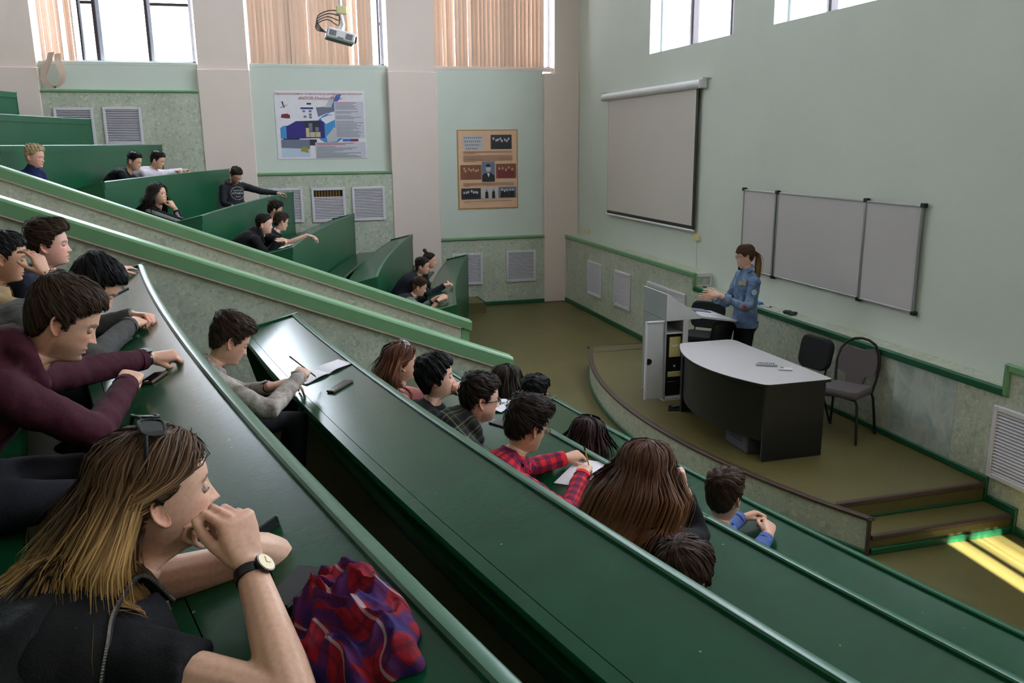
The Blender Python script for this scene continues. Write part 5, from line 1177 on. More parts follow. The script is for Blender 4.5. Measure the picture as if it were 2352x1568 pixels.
person('person with black hair in a charcoal coat bending over clasped hands', (-.750,3.93,2.580), 10, 42, hipn(3, 3.80), GCOAT,
  H('black', n=2000, len=.055, thick=.014, top=.006, side=.6, fwd=.5, grav=.4, w=.0016, lift=.005, seed=12), lod=0, skin='fair', eyes_dn=.6, body_yaw=5, bw=1.1, collar='crew', slouch=.12,
  arms=[(1, dict(w=(-.655,4.11,2.365), e=(-.74,3.72,2.31), f=(.35,.95,.05), d=(.3,-.1,1), p='clasp')), (-1, dict(w=(-.665,4.34,2.365), e=(-.90,4.36,2.30), f=(.75,-.55,.05), d=(.2,.2,1), p='clasp', cuff=.02))], floor_z=zfl(3), group=ROWN)
person('person in a tan shirt at the left edge scratching his forehead', (-1.285,4.70,2.63), 14, 12, hipn(3, 4.62, .85), TANS,
  H('black', n=900, len=.03, thick=.010, top=.006, side=.3, w=.0026, seed=13), lod=0, skin='tan', body_yaw=5, collar='shirt', slouch=.06, eyes_dn=.4,
  arms=[(1, dict(w=(-1.075,4.545,2.555), e=(-1.03,4.36,2.36), f=(-.32,.25,.90), d=(.75,-.55,.25), p='relaxed', cuff=.10))], floor_z=zfl(3), group=ROWN)
person('person in a navy tee with tousled brown hair looking at the stage', (-1.205,5.26,2.625), 2, 0, hipn(3, 5.20, .85), NAVY,
  H('brown', n=2000, len=.070, thick=.018, top=.012, quiff=.7, side=.35, fwd=.75, grav=.05, w=.0017, lift=.008, seed=14), lod=0, skin='pink', iris=(.10,.12,.13), body_yaw=0, bw=1.06, collar='crew', sleeve='short', slouch=.05, fat=.25,
  arms=[(-1, dict(w=(-.985,5.92,2.385), f=(.35,.90,.02), d=(.1,-.1,1), p='open', pole=(0,.5,-1))), ], floor_z=zfl(3), extra=[watch(-1, None, None, .03)], group=ROWN)

# ---------------- near block, third row
person('person in an acid-washed grey jacket writing in a notebook', (-.255,4.52,2.175), 14, 28, hipn(2, 4.42), ACID,
  H('brown', n=2000, len=.055, thick=.014, top=.018, side=.25, fwd=.5, lef=.1, grav=.1, w=.0016, lift=.006, seed=21, root=(.04,.022,.013)), lod=0, skin='fair', eyes_dn=.6, body_yaw=10, collar='shirt', slouch=.10, bw=.98,
  arms=[(1, dict(w=(.085,4.42,1.985), e=(-.085,4.10,1.90), f=(.25,.95,.05), d=(.35,-.35,.9), p='pen')), (-1, dict(w=(-.06,4.50,1.915), e=(-.22,4.72,1.83), f=(.9,.15,.15), d=(-.3,-.2,1), p='relaxed', cuff=.05))], floor_z=zfl(2), extra=[watch(-1, None, None, .05)], group=ROWN)

# ---------------- near block, second row
person('person with long reddish hair and sunglasses on her head in a pink top', (.72,5.20,1.81), 8, -2, hipn(1, 5.12), PINKS,
  H('red', line=HL_LONG, long=True, part=.0, len=.34, n=1500, seg=12, w=.003, thick=.013, back=.6, seed=31, tip=(.14,.05,.025), tuck=-.03), lod=1, skin='fair', fem=1, body_yaw=12, bw=.88, slouch=.05,
  arms=[(-1, dict(w=(.92,5.28,1.72), e=(.98,5.40,1.50), f=(-.25,-.15,.9), d=(.9,.2,.2), p='chin'))], floor_z=zfl(1), extra=[eyewear(mat('pale_frame', (190,200,210), .3, 0), CLEAR, True, .0022, .020, .027, name='sunglasses'), earring(-1)], group=ROWN)
person('person with short black hair in a black hoodie leaning cheek on hand', (.835,4.62,1.86), -8, -4, hipn(1, 4.55), BLK,
  H('black', line=[(0,.062),(25,.058),(45,.042),(60,.014),(70,-.03),(80,-.035),(90,-.018),(104,-.03),(120,-.07),(180,-.088)], n=1100, len=.10, seg=8, thick=.022, top=.006, side=.9, fwd=.15, grav=.7, w=.003, lift=.004, seed=32), lod=1, skin='pale', fem=1, body_yaw=5, bw=.92, collar='crew', slouch=.05,
  arms=[(-1, dict(w=(1.00,4.60,1.725), e=(1.05,4.72,1.50), f=(-.34,-.05,.90), d=(.95,.1,.25), p='chin'))], floor_z=zfl(1), extra=[eyewear(BLKPL, LENS_D, True, .0022, .019, .026, name='sunglasses')], group=ROWN)
person('person with dark hair, black glasses and a dark plaid hooded shirt', (.955,4.06,1.885), 4, 8, hipn(1, 3.98), DKPL,
  H('dkbrown', n=1200, len=.050, thick=.014, top=.009, side=.45, fwd=.7, lef=.25, grav=.1, w=.0026, lift=.005, seed=33), lod=1, skin='pale', stub=(.15,.09,.07), body_yaw=8, bw=1.12, fat=.4, collar='hood', slouch=.12,
  arms=[(1, dict(w=(1.22,4.02,1.52), f=(1,.2,-.05), d=(0,0,1), p='relaxed', pole=(-.4,-.5,-.8)))], floor_z=zfl(1), extra=[eyewear(BLKMET, None, False, .0024, .016, .026, temple=.0028)], group=ROWN)
person('person in a red and navy checked shirt writing on a loose sheet', (1.055,3.55,1.895), 20, 18, hipn(1, 3.42), REDPL,
  H('dkbrown', n=1900, len=.060, thick=.014, top=.013, side=.35, fwd=.8, grav=-.05, w=.0016, lift=.008, seed=34, quiff=.4), lod=0, skin='mid', eyes_dn=.5, body_yaw=16, collar='shirt', slouch=.15, bw=1.08,
  arms=[(1, dict(w=(1.385,3.70,1.555), e=(1.20,3.40,1.50), f=(.45,.85,.10), d=(-.2,-.3,1), p='pen')), (-1, dict(w=(1.385,3.97,1.545), e=(1.16,3.93,1.53), f=(.98,.10,.10), d=(0,-.2,1), p='halffist'))], floor_z=zfl(1), extra=[eyewear(mat('tortoise_frame', (84,46,26), .35, .1), None, False, .002, .017, .025)], group=ROWN)
person('person with very long straight brown hair in a black top seen from behind', (1.335,2.86,1.905), 44, 4, hipn(1, 2.76), BLK,
  H('red', col=(.10,.042,.022), tip=(.20,.085,.035), root=(.05,.024,.014), line=HL_LONG, long=True, part=.0, len=.56, n=3200, seg=16, w=.0017, thick=.008, side=.5, lift=.003, back=.9, ombre=.3, seed=35, drift=(-.30,.10,0)), lod=0, skin='pale', fem=1, body_yaw=22, bw=.92, collar='crew', slouch=.06, s=.98,
  arms=[(1, dict(w=(1.575,3.00,1.735), e=(1.640,2.97,1.525), f=(-.12,.10,.98), d=(.9,-.3,.1), p='fist', cuff=.03))], floor_z=zfl(1), group=ROWN)
person('person of whom only a brown head and glasses show over the third desk', (1.245,2.36,1.735), 34, 12, hipn(1, 2.28), DKJ,
  H('brown', col=(.05,.024,.016), n=2000, len=.085, seg=8, thick=.018, side=.8, fwd=.35, grav=.6, w=.0018, seed=36), lod=0, skin='fair', body_yaw=20, bw=.95, collar='crew', floor_z=zfl(1), extra=[eyewear(BLKMET, None, False, .0022, .016, .026)], group=ROWN)

# ---------------- near block, front row
person('person with long dark hair in the front row below the parapet end', (1.605,5.92,1.415), 34, 2, hipn(0, 5.85), DKJ,
  H('dkbrown', line=HL_LONG, long=True, part=.0, len=.36, n=1300, seg=11, w=.0034, thick=.014, back=.4, seed=41), lod=1, skin='fair', fem=1, body_yaw=25, bw=.9, floor_z=zfl(0), group=ROWN)
person('person with short dark hair in the front row beside the long-haired one', (1.685,5.46,1.445), 32, 6, hipn(0, 5.40), DKJ,
  H('black', n=900, len=.045, thick=.016, top=.010, side=.45, w=.003, seed=42), lod=1, skin='tan', body_yaw=25, floor_z=zfl(0), extra=[eyewear(mat('tortoise_frame', (84,46,26)), None, False, .0018, .015, .025)], group=ROWN)
person('person with dark red hair and sunglasses on top in the front row', (1.775,4.68,1.375), 46, 14, hipn(0, 4.62), BLK,
  H('dkred', line=HL_LONG, long=True, part=.0, len=.30, n=1300, seg=10, w=.0032, thick=.014, back=.5, seed=43), lod=1, skin='pale', fem=1, body_yaw=30, bw=.9, floor_z=zfl(0), extra=[eyewear(BLKPL, LENS_D, True, .0026, .021, .028, name='sunglasses'), earring(1)], group=ROWN)
person('person with brown swept hair and blue sleeves in the front row, hands clasped', (2.07,3.52,1.435), 30, 2, hipn(0, 3.46), BLUES,
  H('dkbrown', col=(.052,.027,.016), n=2000, len=.060, thick=.013, top=.012, quiff=.5, side=.25, fwd=.45, grav=.1, w=.0016, lift=.004, seed=44), lod=0, skin='fair', body_yaw=24, collar='shirt', floor_z=zfl(0),
  arms=[(1, dict(w=(2.40,3.62,1.135), f=(.55,.80,.28), d=(.3,-.5,.8), p='clasp', cuff=.03)), (-1, dict(w=(2.36,3.83,1.14), f=(.85,-.15,.28), d=(0,.3,1), p='clasp', cuff=.0))], extra=[earring(-1)], group=ROWN)

# ---------------- far block
FARG = 'students in the far block'
TRACK = sleeve_lines('black_track_jacket', (18,17,20), (206,206,206), [(k, 1, a, a+.006) for k in (1, 2, 3, 4) for a in (-.017, -.004, .009)])
BAND = sleeve_lines('black_sweater_white_bands', (15,15,18), (215,210,200), [(k, 0, a, a+.022) for k in (1, 3) for a in (.13, .175)])
person('person with bleached blond hair in a navy turtleneck', (-2.49,10.75,3.055), -18, 8, hipf(4, 10.85), NAVYT,
  H('blond', n=1200, len=.05, thick=.012, top=.016, side=.15, fwd=.5, lef=-.2, grav=0, w=.0032, seed=51), lod=1, skin='pink', body_yaw=-12, collar='turtle', iris=(.12,.16,.2), brow=(.35,.22,.14), floor_z=zfl(4), group=FARG)
person('person in a black sweater with white arm bands leaning on the desk', (-1.80,13.15,2.955), -18, 18, hipf(4, 13.15), BAND,
  H('black', n=900, len=.025, thick=.008, top=.008, side=.2, w=.0034, seed=52), lod=1, skin='fair', body_yaw=-15, bw=1.05, slouch=.08, eyes_dn=.4, floor_z=zfl(4), arms=[(1, dict(w=(-1.62,12.95,2.70), f=(1,-.2,0), d=UPV, p='relaxed')), (-1, dict(w=(-1.52,13.45,2.72), f=(1,.1,0), d=UPV, p='relaxed'))], group=FARG)
person('person in a white shirt resting both hands on the fifth desk', (-1.56,13.72,2.955), -14, 18, hipf(4, 13.78), WHITES,
  H('dkbrown', n=900, len=.035, thick=.012, top=.012, side=.35, w=.0034, seed=53), lod=1, skin='fair', body_yaw=0, collar='shirt', slouch=.08, eyes_dn=.4, floor_z=zfl(4), arms=[(1, dict(w=(-1.38,13.98,2.79), f=(1,.25,.1), d=UPV, p='halffist')), (-1, dict(w=(-1.30,14.35,2.79), f=(1,.2,.1), d=UPV, p='halffist'))], group=FARG)
def fitness(c):
    F, Rg, B = c['F'], c['Rg'], c['B']; o = None
    tm = mat('white_print', (200,200,200), .7, 0)
    cen = B(.62)+F*.142*c['s']; upv = unit(B(.75)-B(.5)); rx = -Rg; nn = np.cross(rx, upv); nn = nn if nn@F > 0 else -nn
    for k, (sx, wd, hh) in enumerate((('MADE FOR', .15, .022), ('FITNESS', .19, .032), ('SPORT', .10, .018))):
        text(sx, 'chest_print', tm, c['base'], cen-rx*wd/2*-1*-1+upv*(.035-.05*k)+nn*.012, rx, upv, wd, hh, .0)
    for k in range(22):
        a = 2*PI*k/22; p = cen+(rx*math.cos(a)*.115+upv*math.sin(a)*.105)+nn*(.010-.012*abs(math.cos(a))); MB().obox(p, np.array([rx*math.cos(a+PI/2)+upv*math.sin(a+PI/2), rx*math.cos(a)+upv*math.sin(a), nn]), (.008,.004,.004)).build('chest_print', tm, c['base'])
person('person in a charcoal hoodie with FITNESS print leaning an arm on the desk', (-.52,14.85,2.68), -58, 34, (-.56,15.02,2.12), CHAR,
  H('dkbrown', n=900, len=.04, thick=.014, top=.014, side=.3, fwd=.4, grav=0, w=.0034, seed=54), lod=1, skin='fair', stub=(.10,.06,.045), body_yaw=-62, bw=1.0, collar='hood', slouch=.02, eyes_dn=.6, neckpull=(0,.05,0), floor_z=zfl(3),
  arms=[(-1, dict(w=(.12,14.85,2.38), f=(.95,.05,-.1), d=UPV, p='relaxed', pole=(0,-.2,-1)))], extra=[eyewear(BLKMET, None, False, .0018, .015, .025), fitness], group=FARG)
person('person with long black hair and sunglasses on her head, chin in hand, striped track jacket', (-1.28,10.98,2.60), -26, -6, hipf(3, 10.95), TRACK,
  H('black', col=(.014,.010,.009), line=HL_LONG, long=True, part=.0, len=.38, n=1500, seg=12, w=.0032, thick=.012, back=.5, seed=55), lod=1, skin='fair', fem=1, body_yaw=-10, bw=.9, floor_z=zfl(3),
  arms=[(1, dict(w=(-1.10,10.86,2.445), e=(-1.02,10.74,2.28), f=(-.45,.20,.80), d=(.75,-.5,.3), p='chin', cuff=.06))], extra=[eyewear(BLKPL, LENS_D, True, .0024, .020, .027, name='sunglasses'), earring(-1)], group=FARG)
person('person in a black hoodie with pulled-back brown hair beside the young man with glasses', (-.10,11.38,2.175), -8, 6, hipf(2, 11.30), BLK,
  H('dkbrown', n=1000, len=.12, seg=8, thick=.012, line=HL_OPEN, tie=(-.105,0,-.01), w=.0034, seed=56), lod=1, skin='pale', fem=1, fat=.5, body_yaw=-8, bw=1.15, collar='hood', slouch=.08, floor_z=zfl(2),
  arms=[(1, dict(w=(.04,11.22,1.97), f=(.9,.3,0), d=UPV, p='clasp')), (-1, dict(w=(.06,11.42,1.97), f=(.8,-.4,0), d=UPV, p='clasp'))], group=FARG)
person('person in a black tee and glasses stretching an arm across the third desk', (.11,11.95,2.15), 24, 14, hipf(2, 11.9), BLK,
  H('brown', n=900, len=.045, thick=.013, top=.010, side=.35, w=.0034, seed=57), lod=1, skin='pale', body_yaw=8, sleeve='short', collar='crew', slouch=.09, floor_z=zfl(2),
  arms=[(1, dict(w=(.44,11.60,1.99), f=(.95,-.15,-.25), d=UPV, p='relaxed', pole=(0,-.4,-1)))], extra=[eyewear(BLKMET, None, False, .0018, .015, .025)], group=FARG)
person('person with dark hair mostly hidden behind the two students in black', (.05,12.95,2.245), 5, 18, hipf(2, 12.95), DKJ,
  H('dkbrown', n=900, len=.06, thick=.018, top=.012, side=.6, w=.0036, seed=58), lod=2, skin='fair', body_yaw=0, floor_z=zfl(2), group=FARG)
person('person with a topknot behind the older man in the front row of the far block', (2.34,13.20,1.365), -10, 5, hipf(0, 13.2), BLK,
  H('dkbrown', n=800, len=.10, seg=7, thick=.008, line=HL_OPEN, tie=(-.06,0,.125), w=.0034, seed=59), lod=2, skin='fair', body_yaw=-5, floor_z=zfl(0), extra=[lambda c: MB().sphere(c['R']@V3(-.065,0,.135)+c['pos'], (.028,.028,.03)).sphere(c['R']@V3(-.085,0,.155)+c['pos'], (.03,.012,.03)).build('topknot', mat('dark_bun', (34,24,20), .6, .2, 60), c['base'], True)], group=FARG)
person('person, older, with dark hair and a dark jacket writing at the front far desk', (2.06,12.25,1.415), -14, 6, hipf(0, 12.25), DKJ,
  H('dkbrown', col=(.025,.02,.018), n=900, len=.05, thick=.012, top=.010, side=.45, fwd=.4, lef=.3, w=.0034, seed=60), lod=1, skin='mid', fat=.4, wide=.6, body_yaw=-10, bw=1.18, slouch=.06, collar='crew', floor_z=zfl(0),
  arms=[(1, dict(w=(2.33,11.98,1.16), f=(1,-.05,.25), d=(0,-.3,1), p='pen', pole=(-.2,-.3,-1)))], group=FARG)
person('person, young, with short brown hair and grey knit sleeves looking at a phone', (1.82,11.12,1.305), -8, 20, hipf(0, 11.05), sleeve_lines('grey_knit_black_vest', (26,24,28), (100,102,104), [(k, 0, -.1, .6) for k in (1, 2, 3, 4)]),
  H('brown', n=900, len=.03, thick=.010, top=.008, side=.25, w=.0034, seed=61), lod=1, skin='fair', body_yaw=-4, collar='crew', slouch=.08, eyes_dn=.5, floor_z=zfl(0),
  arms=[(1, dict(w=(2.05,10.95,1.14), f=(.85,.25,.35), d=(0,-.6,.8), p='clasp', cuff=.14)), (-1, dict(w=(2.07,11.12,1.15), f=(.85,-.2,.35), d=(0,.3,1), p='clasp', cuff=.10))], extra=[watch(1, None, None, .03)], group=FARG)

# ---------------- lecturer
def ponytail(c):
    R, s, pos = c['R'], c['s'], c['pos']; st = R@(V3(-.108,0,.035)*s)+pos; rg = np.random.default_rng(5); VS, FS, CS = [], [], []; n = 0
    bk = unit((R@V3(-1,0,0))*V3(1,1,0))
    for k in range(260):
        j = rg.normal(0, 1, 3)*.010; P = []
        for t in np.linspace(0, 1, 9): P.append(st+bk*(.055*math.sin(min(1, t*2)*PI/2)-.012*t)+V3(0,0,-.30*t**1.2+.012*math.sin(t*PI))+j*(.4+1.3*math.sin(t*PI*.8)))
        P = np.array(P); T = np.gradient(P, axis=0); D = unit(rg.normal(0, 1, 3)); S = np.cross(T, D); S /= np.linalg.norm(S, axis=1)[:, None]+1e-9; ww = .0028*np.linspace(1, .4, 9)[:, None]
        VS.append(np.stack([P-S*ww, P+S*ww], 1).reshape(-1, 3)); FS += [(n+2*q, n+2*q+1, n+2*q+3, n+2*q+2) for q in range(8)]; n += 18
        m_ = smoothstep((np.linspace(0, 1, 9)-.1)/.5)[:, None]; CS.append(np.repeat((np.array((.08,.032,.016))*(1-m_)+np.array((.36,.20,.06))*m_)*rg.uniform(.7, 1.3), 2, 0))
    link('ponytail', np_mesh('ponytail', np.concatenate(VS)-c['off'], FS, HAIR, True, np.concatenate(CS)), c['base']); MB().tube([st-bk*.012, st+bk*.012], .016, 10).build('hair_tie', BLKFAB, c['base'], True)
def jacket_bits(c):
    s, F, Rg, B = c['s'], c['F'], c['Rg'], c['B']; J = c['top']
    S, E, W, A = c['arms'][-1]; u = unit(E-S); outw = unit(-Rg-u*(-Rg@u)+V3(-.35,-.75,.2)*1.2); outw = unit(outw-u*(outw@u)); sd = np.cross(u, outw)
    def patch(p, nrm, ax1, r_, m, nm, sq=None):
        ax2 = np.cross(nrm, ax1)
        ring = circ(0, 0, r_, r_, 20) if sq is None else R4(-sq[0], -sq[1], sq[0], sq[1])
        return MB().prism([p+ax1*a+ax2*b for a, b in ring], nrm*.003).build(nm, m, c['base'])
    p = S+u*.13+outw*.066*s
    patch(p, outw, u, .036, INK['maroon'], 'round_patch'); patch(p+outw*.002, outw, u, .032, mat('patch_cyan', (110,180,190), .7, 0), 'round_patch'); patch(p+outw*.004, outw, u, 0, INK['white'], 'barber_pole', (.024,.008))
    for k in (-1,0,1): patch(p+outw*.0055+u*.014*k, outw, unit(u+sd*.5), 0, INK['red'], 'pole_stripe', (.0035,.009))
    d2 = unit(W-E); o2 = unit(V3(-.35,-.9,.25)-d2*(V3(-.35,-.9,.25)@d2)); patch(E+d2*.05+o2*.058*s, o2, d2, 0, mat('patch_red', (170,56,48), .7, 0), 'sleeve_patch', (.034,.016)); patch(E+d2*.05+o2*.0605*s, o2, d2, 0, mat('patch_dark', (70,30,30), .7, 0), 'sleeve_patch', (.022,.005))
    nearv = -Rg if (-Rg)@V3(-.3,-1,0) > 0 else Rg; ch = B(.74)+F*.095*s+nearv*.085*s; cn = unit(F*.75+nearv*.66); upv = V3(0,0,1); l_ = unit(np.cross(upv, cn))
    pc_ = MB().prism([ch+cn*.030+l_*a+upv*b for a, b in ((-.055,.0),(.055,.0),(.055,-.035),(0,-.05),(-.055,-.035))], cn*.006).build('pocket_flap', J, c['base']); MB().sphere(ch+cn*.038-upv*.035, .007, 8, 6).build('button', METAL, pc_, True)
    patch(ch+cn*.034+upv*.035, cn, l_, 0, mat('patch_sand', (170,160,130), .7, .3, 120), 'chest_patch', (.045,.022)); patch(ch+cn*.034+upv*.065+l_*.025, cn, l_, 0, mat('patch_sand', (170,160,130)), 'chest_patch', (.018,.018))
    MB().loft([[B(.03)+Rg*.185*s*math.cos(a)+F*.150*s*math.sin(a)+V3(0,0,z) for a in np.linspace(0, 2*PI, 28, endpoint=False)] for z in (-.03,.025)], True, False).build('waistband', J, c['base'], True)
    for sd_ in (1, -1):
        S, E, W, A = c['arms'][sd_]; d_ = unit(W-E); q = W-d_*A['cuff']; MB().loft([[q+d_*z+(unit(np.cross(d_, UPV))*math.cos(a)+np.cross(d_, unit(np.cross(d_, UPV)))*math.sin(a))*r_ for a in np.linspace(0, 2*PI, 20, endpoint=False)] for z, r_ in ((-.06,.054),(-.055,.058),(.0,.054),(.004,.048))], True, False).build('turned_cuff', cloth('denim_inside', (120,134,156)), c['base'], True)
LX, LY = 5.10, 8.46
person('person lecturing in a blue denim jacket with patches, ponytail and glasses, hands held open', (LX-.02,LY,1.895), 160, 4, (LX+.03,LY+.02,1.10), DENIM,
  H('red', col=(.07,.028,.016), n=1300, len=.13, seg=8, thick=.013, line=[(0,.030),(20,.026),(35,.030),(50,.024),(62,.0),(72,-.020),(84,.006),(96,.006),(110,-.035),(126,-.06),(180,-.075)], tie=(-.108,0,.035), w=.003, lift=.004, seed=71), lod=0, s=.98, skin='pale', fem=1, body_yaw=178, bw=1.0, collar='shirt', slouch=.0, standing=True, pants=(16,16,18), floor_z=.31, look=(.1,-.05), wr=.02,
  arms=[(-1, dict(w=(LX-.40,LY-.135,1.495), e=(LX-.10,LY-.24,1.335), f=(-.94,.18,.20), d=(-.05,-.75,.55), p='open', cuff=.065)), (1, dict(w=(LX-.36,LY+.08,1.44), e=(LX-.10,LY+.21,1.32), f=(-.97,-.05,.02), d=(.10,.85,-.3), p='flat', cuff=.065))], extra=[eyewear(BLKMET, None, False, .0018, .013, .024), ponytail, jacket_bits, earring(-1)])
# ================================================================= small things lying on the desks
def desk_frame(fn, i, x, y, yaw):
    dx = (fn(i, y+.01)-fn(i, y-.01))/.02; nv = unit(V3(1, -dx, 0)); sdist = (fn(i, y)-x)*nv[0]
    z = ztop(i)-.012-.236*(sdist-.028); n_ = unit(V3(-nv[0]*.236, -nv[1]*.236, 1)); a = math.radians(yaw); ux = V3(math.cos(a), math.sin(a), 0); ux = unit(ux-n_*(ux@n_)); uy = np.cross(n_, ux)
    return V3(x, y, z)+n_*.0012, np.array([ux, uy, n_])
def phone(label, fn, i, x, y, yaw, m=None, size=(.072,.036,.0045), cat='phone', name='phone'):
    c, A = desk_frame(fn, i, x, y, yaw); b = empty(name, tuple(c), label, cat)
    MB().obox(c+A[2]*size[2], A, size, .003).build('case', m or BLKMET, b); MB().obox(c+A[2]*(2*size[2]+.0003), A, (size[0]*.93, size[1]*.90, .0004)).build('screen', mat('phone_glass', (16,16,20), .12, 0), b)
    MB().obox(c+A[2]*(2*size[2]+.001)-A[0]*size[0]*.8, A, (.004,.007,.0004)).build('camera_dot', INK['ltgrey'], b)
    return b
phone('black phone lying on the nearest desk behind the wrist with the cream watch', xn, 3, -.005, 1.54, 50, None, (.062,.034,.010))
phone('dark phone lying on the nearest desk beside the bent head of black hair', xn, 3, -.91, 5.40, 62)
phone('small brown phone half under the maroon sleeve fist', xn, 3, -.462, 3.285, 60, mat('brown_leather', (84,52,34), .5), (.05,.030,.005))
phone('brown phone lying on the third desk beside the open notebook', xn, 2, .285, 4.42, 37, mat('taupe_plastic', (84,66,60), .4, 0), (.072,.030,.006))
phone('black phone on the second desk in front of the dark plaid shirt', xn, 1, 1.245, 4.755, -65)
phone('black phone case on the second desk at the elbow of the long-haired student', xn, 1, 1.68, 3.13, 20, BLKFAB, (.075,.045,.006))
phone('black wallet on the second desk between the checked shirt and the long hair', xn, 1, 1.53, 3.74, 5, BLKFAB, (.05,.05,.010), 'wallet', 'wallet')
phone('black phone on the front far desk beside the writing man', xfr, 0, 2.37, 12.55, 60, None, (.07,.03,.004))
def notebook(label, fn, i, x, y, yaw, w_=.15, h_=.21, cover=None, lines=0, open_=True):
    c, A = desk_frame(fn, i, x, y, yaw); b = empty('notebook', tuple(c), label, 'notebook'); P = lambda a, q, h: c+A[0]*a+A[1]*q+A[2]*h
    MB().obox(c+A[2]*.0015, A, (w_*(1 if open_ else .5), h_/2, .0012)).build('cover', cover or BLACK, b)
    for sd in ((1, -1) if open_ else (1,)):
        pts = [[P(sd*u*w_*.97, q*h_*.485, .004+.012*math.sin(min(1, u*1.1)*PI)**.8*(1-u)+.002) for u in np.linspace(0, 1, 8)] for q in (-1, 1)]
        m = MB().grid(pts); m.grid([[p-A[2]*.0035 for p in r_] for r_ in pts]); m.build('page', INK['white'], b, True)
        if lines:
            for k in range(lines): u0 = .15; MB().add([P(sd*(u0*w_), (.40-k*.06)*h_, .0125), P(sd*(.75*w_), (.40-k*.06)*h_, .009), P(sd*(.75*w_), (.395-k*.06)*h_, .009), P(sd*(u0*w_), (.395-k*.06)*h_, .0125)], [(0,1,2,3)]).build('writing_line', INK['line'], b)
    return b
notebook('open squared notebook under the writing hand on the third desk', xn, 2, .215, 4.76, 25, .155, .17)
notebook('open notebook with writing beside the black-haired student', xn, 1, 1.185, 5.52, -60, .10, .20, None, 4)
notebook('small notebook with black cover in front of the dark plaid shirt', xn, 1, 1.315, 5.00, -62, .085, .15, BLACK)
notebook('open notebook in front of the black hoodie in the far block', xfr, 2, .16, 11.02, 20, .10, .17)
c, A = desk_frame(xn, 1, 1.435, 3.86, 38); pa = empty('paper_sheet', tuple(c), 'loose white sheet with pencil notes under the checked sleeves', 'paper')
MB().obox(c+A[2]*.001, A, (.125,.088,.0006)).build('sheet', INK['white'], pa)
for k in range(4): MB().obox(c+A[0]*(.05-.012*k)+A[1]*(.02*math.sin(k))+A[2]*.0018, A, (.0012,.03+.01*math.cos(k*2),.0002)).build('writing_line', INK['mid'], pa)
def pen(label, p0, p1, m, r_=.004, cat='pen', name='pen'):
    b = empty(name, tuple(p0), label, cat); d = unit(V3(p1)-V3(p0)); L_ = np.linalg.norm(V3(p1)-V3(p0))
    MB().tube([V3(p0)+d*.012, V3(p1)], [r_, r_], 8).build('barrel', m, b, 40); MB().tube([V3(p0), V3(p0)+d*.012], [r_*.25, r_], 8).build('tip', METAL, b, 40); MB().tube([V3(p1)-d*.02, V3(p1)+d*.003], [r_*1.12, r_*1.12], 8).build('cap', BLKMET, b, 40)
pen('black pen held over the open squared notebook', (.175,4.565,1.925), (.04,4.60,2.045), BLKMET)
pen('yellow pencil in the hand over the loose sheet', (1.475,3.83,1.515), (1.43,3.80,1.66), mat('pencil_yellow', (200,150,50), .4, 0), .0038, 'pencil', 'pencil')
pen('pen in the fist of the older man at the front far desk', (2.44,11.98,1.125), (2.38,12.05,1.23), METAL)
gc, A = desk_frame(xn, 3, -.075, 1.80, 40); gb = empty('folded_glasses', tuple(gc), 'folded dark glasses on the nearest desk beyond the resting hands', 'glasses')
MB().obox(gc+A[2]*.012, A, (.060,.004,.014), .003).build('front_frame', BLKMET, gb); MB().obox(gc+A[2]*.012+A[1]*.012+A[0]*.004, A, (.055,.002,.005), .001).build('temple', mat('tortoise_frame', (84,46,26)), gb)
bg_ = empty('shoulder_bag', (2.36,12.98,.86), 'brown leather bag on the bench beside the person with the topknot', 'bag')
bz = zfl(0)+.455; LEA = mat('brown_bag_leather', (58,42,34), .5, .15, 20)
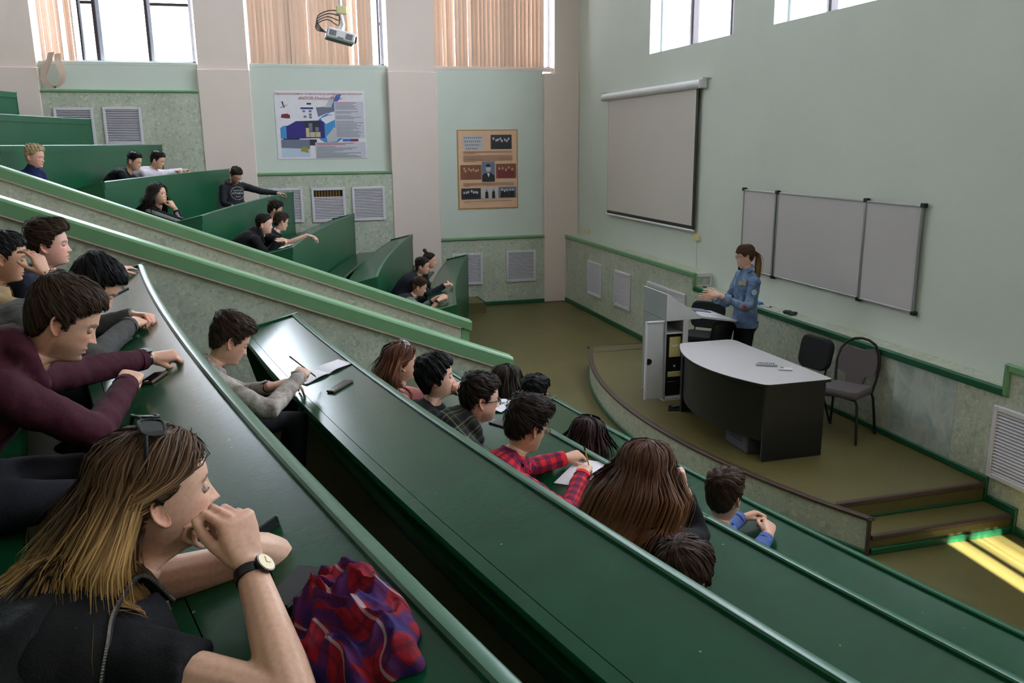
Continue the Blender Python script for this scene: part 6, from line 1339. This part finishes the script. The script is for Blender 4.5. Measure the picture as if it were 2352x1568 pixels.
MB().loft([[(2.16+x*k, 13.62+y*k, bz+z) for x, y in rounded([(-.07,-.15),(.07,-.15),(.07,.15),(-.07,.15)], .05)] for k, z in ((.9,0),(1,.04),(1,.16),(.82,.27),(.5,.30))]).build('bag_body', LEA, bg_, True); MB().tube([(2.16,13.52,bz+.28),(2.16,13.56,bz+.38),(2.16,13.68,bz+.38),(2.16,13.72,bz+.28)], .008, 6).build('strap', LEA, bg_, True)
# crumpled plaid scarf
def scarf():
    sc = plaid('red_blue_plaid_wool', (120,16,30), [(2,.0,.34,(26,30,84),.72),(2,.60,.68,(70,12,30),.6),(0,.86,.94,(150,130,134),.8)], .15)
    c, A = desk_frame(xn, 3, .085, 1.345, 12); n1, n2 = 90, 110; U, W_ = np.meshgrid(np.linspace(-1, 1, n1), np.linspace(-1, 1, n2), indexing='ij')
    ang = np.arctan2(U, W_); r0 = np.maximum(np.abs(U), np.abs(W_)); rad = 1+.10*np.sin(ang*3+.6)+.07*np.sin(ang*7+2)+.04*np.sin(ang*13)
    nr = np.sqrt(U**2+W_**2)+1e-9; X = U/nr*r0*rad*.105; Y = W_/nr*r0*rad*.165
    wx = X+.018*np.sin(Y*38+1)+.010*np.sin(Y*75); wy = Y+.020*np.sin(X*45+.5)+.010*np.sin(X*90+2)
    fold = lambda a, f_, p: 1-np.abs(np.sin(wx*f_*math.cos(a)+wy*f_*math.sin(a)+p))**.8
    rid = .42*fold(.5, 34, .3)+.30*fold(1.9, 52, 1.1)+.12*fold(1.1, 90, .2)+.04*fold(2.6, 130, 0)
    env = np.clip(1-r0**2.6, 0, 1)**.55; Z = env*(.055+.095*rid)*(.75+.35*np.exp(-((Y-.05)/.09)**2))+.002
    pts = c+X[..., None]*A[0]+Y[..., None]*A[1]+Z[..., None]*A[2]; m = MB().grid(pts); v, f = m.arrays()
    me = np_mesh('scarf', v, f, sc, True); arc = (Z*.9).ravel(); fab = np.stack([wx.ravel()*2.0+arc*.8+.35, wy.ravel()*1.7+arc*.6, np.zeros(len(v))], -1)
    at_ = me.attributes.new('fab', 'FLOAT_VECTOR', 'POINT'); at_.data.foreach_set('vector', fab.ravel()); return link('scarf', me, None, label='crumpled red and blue plaid scarf on the nearest desk', cat='scarf')
scarf()
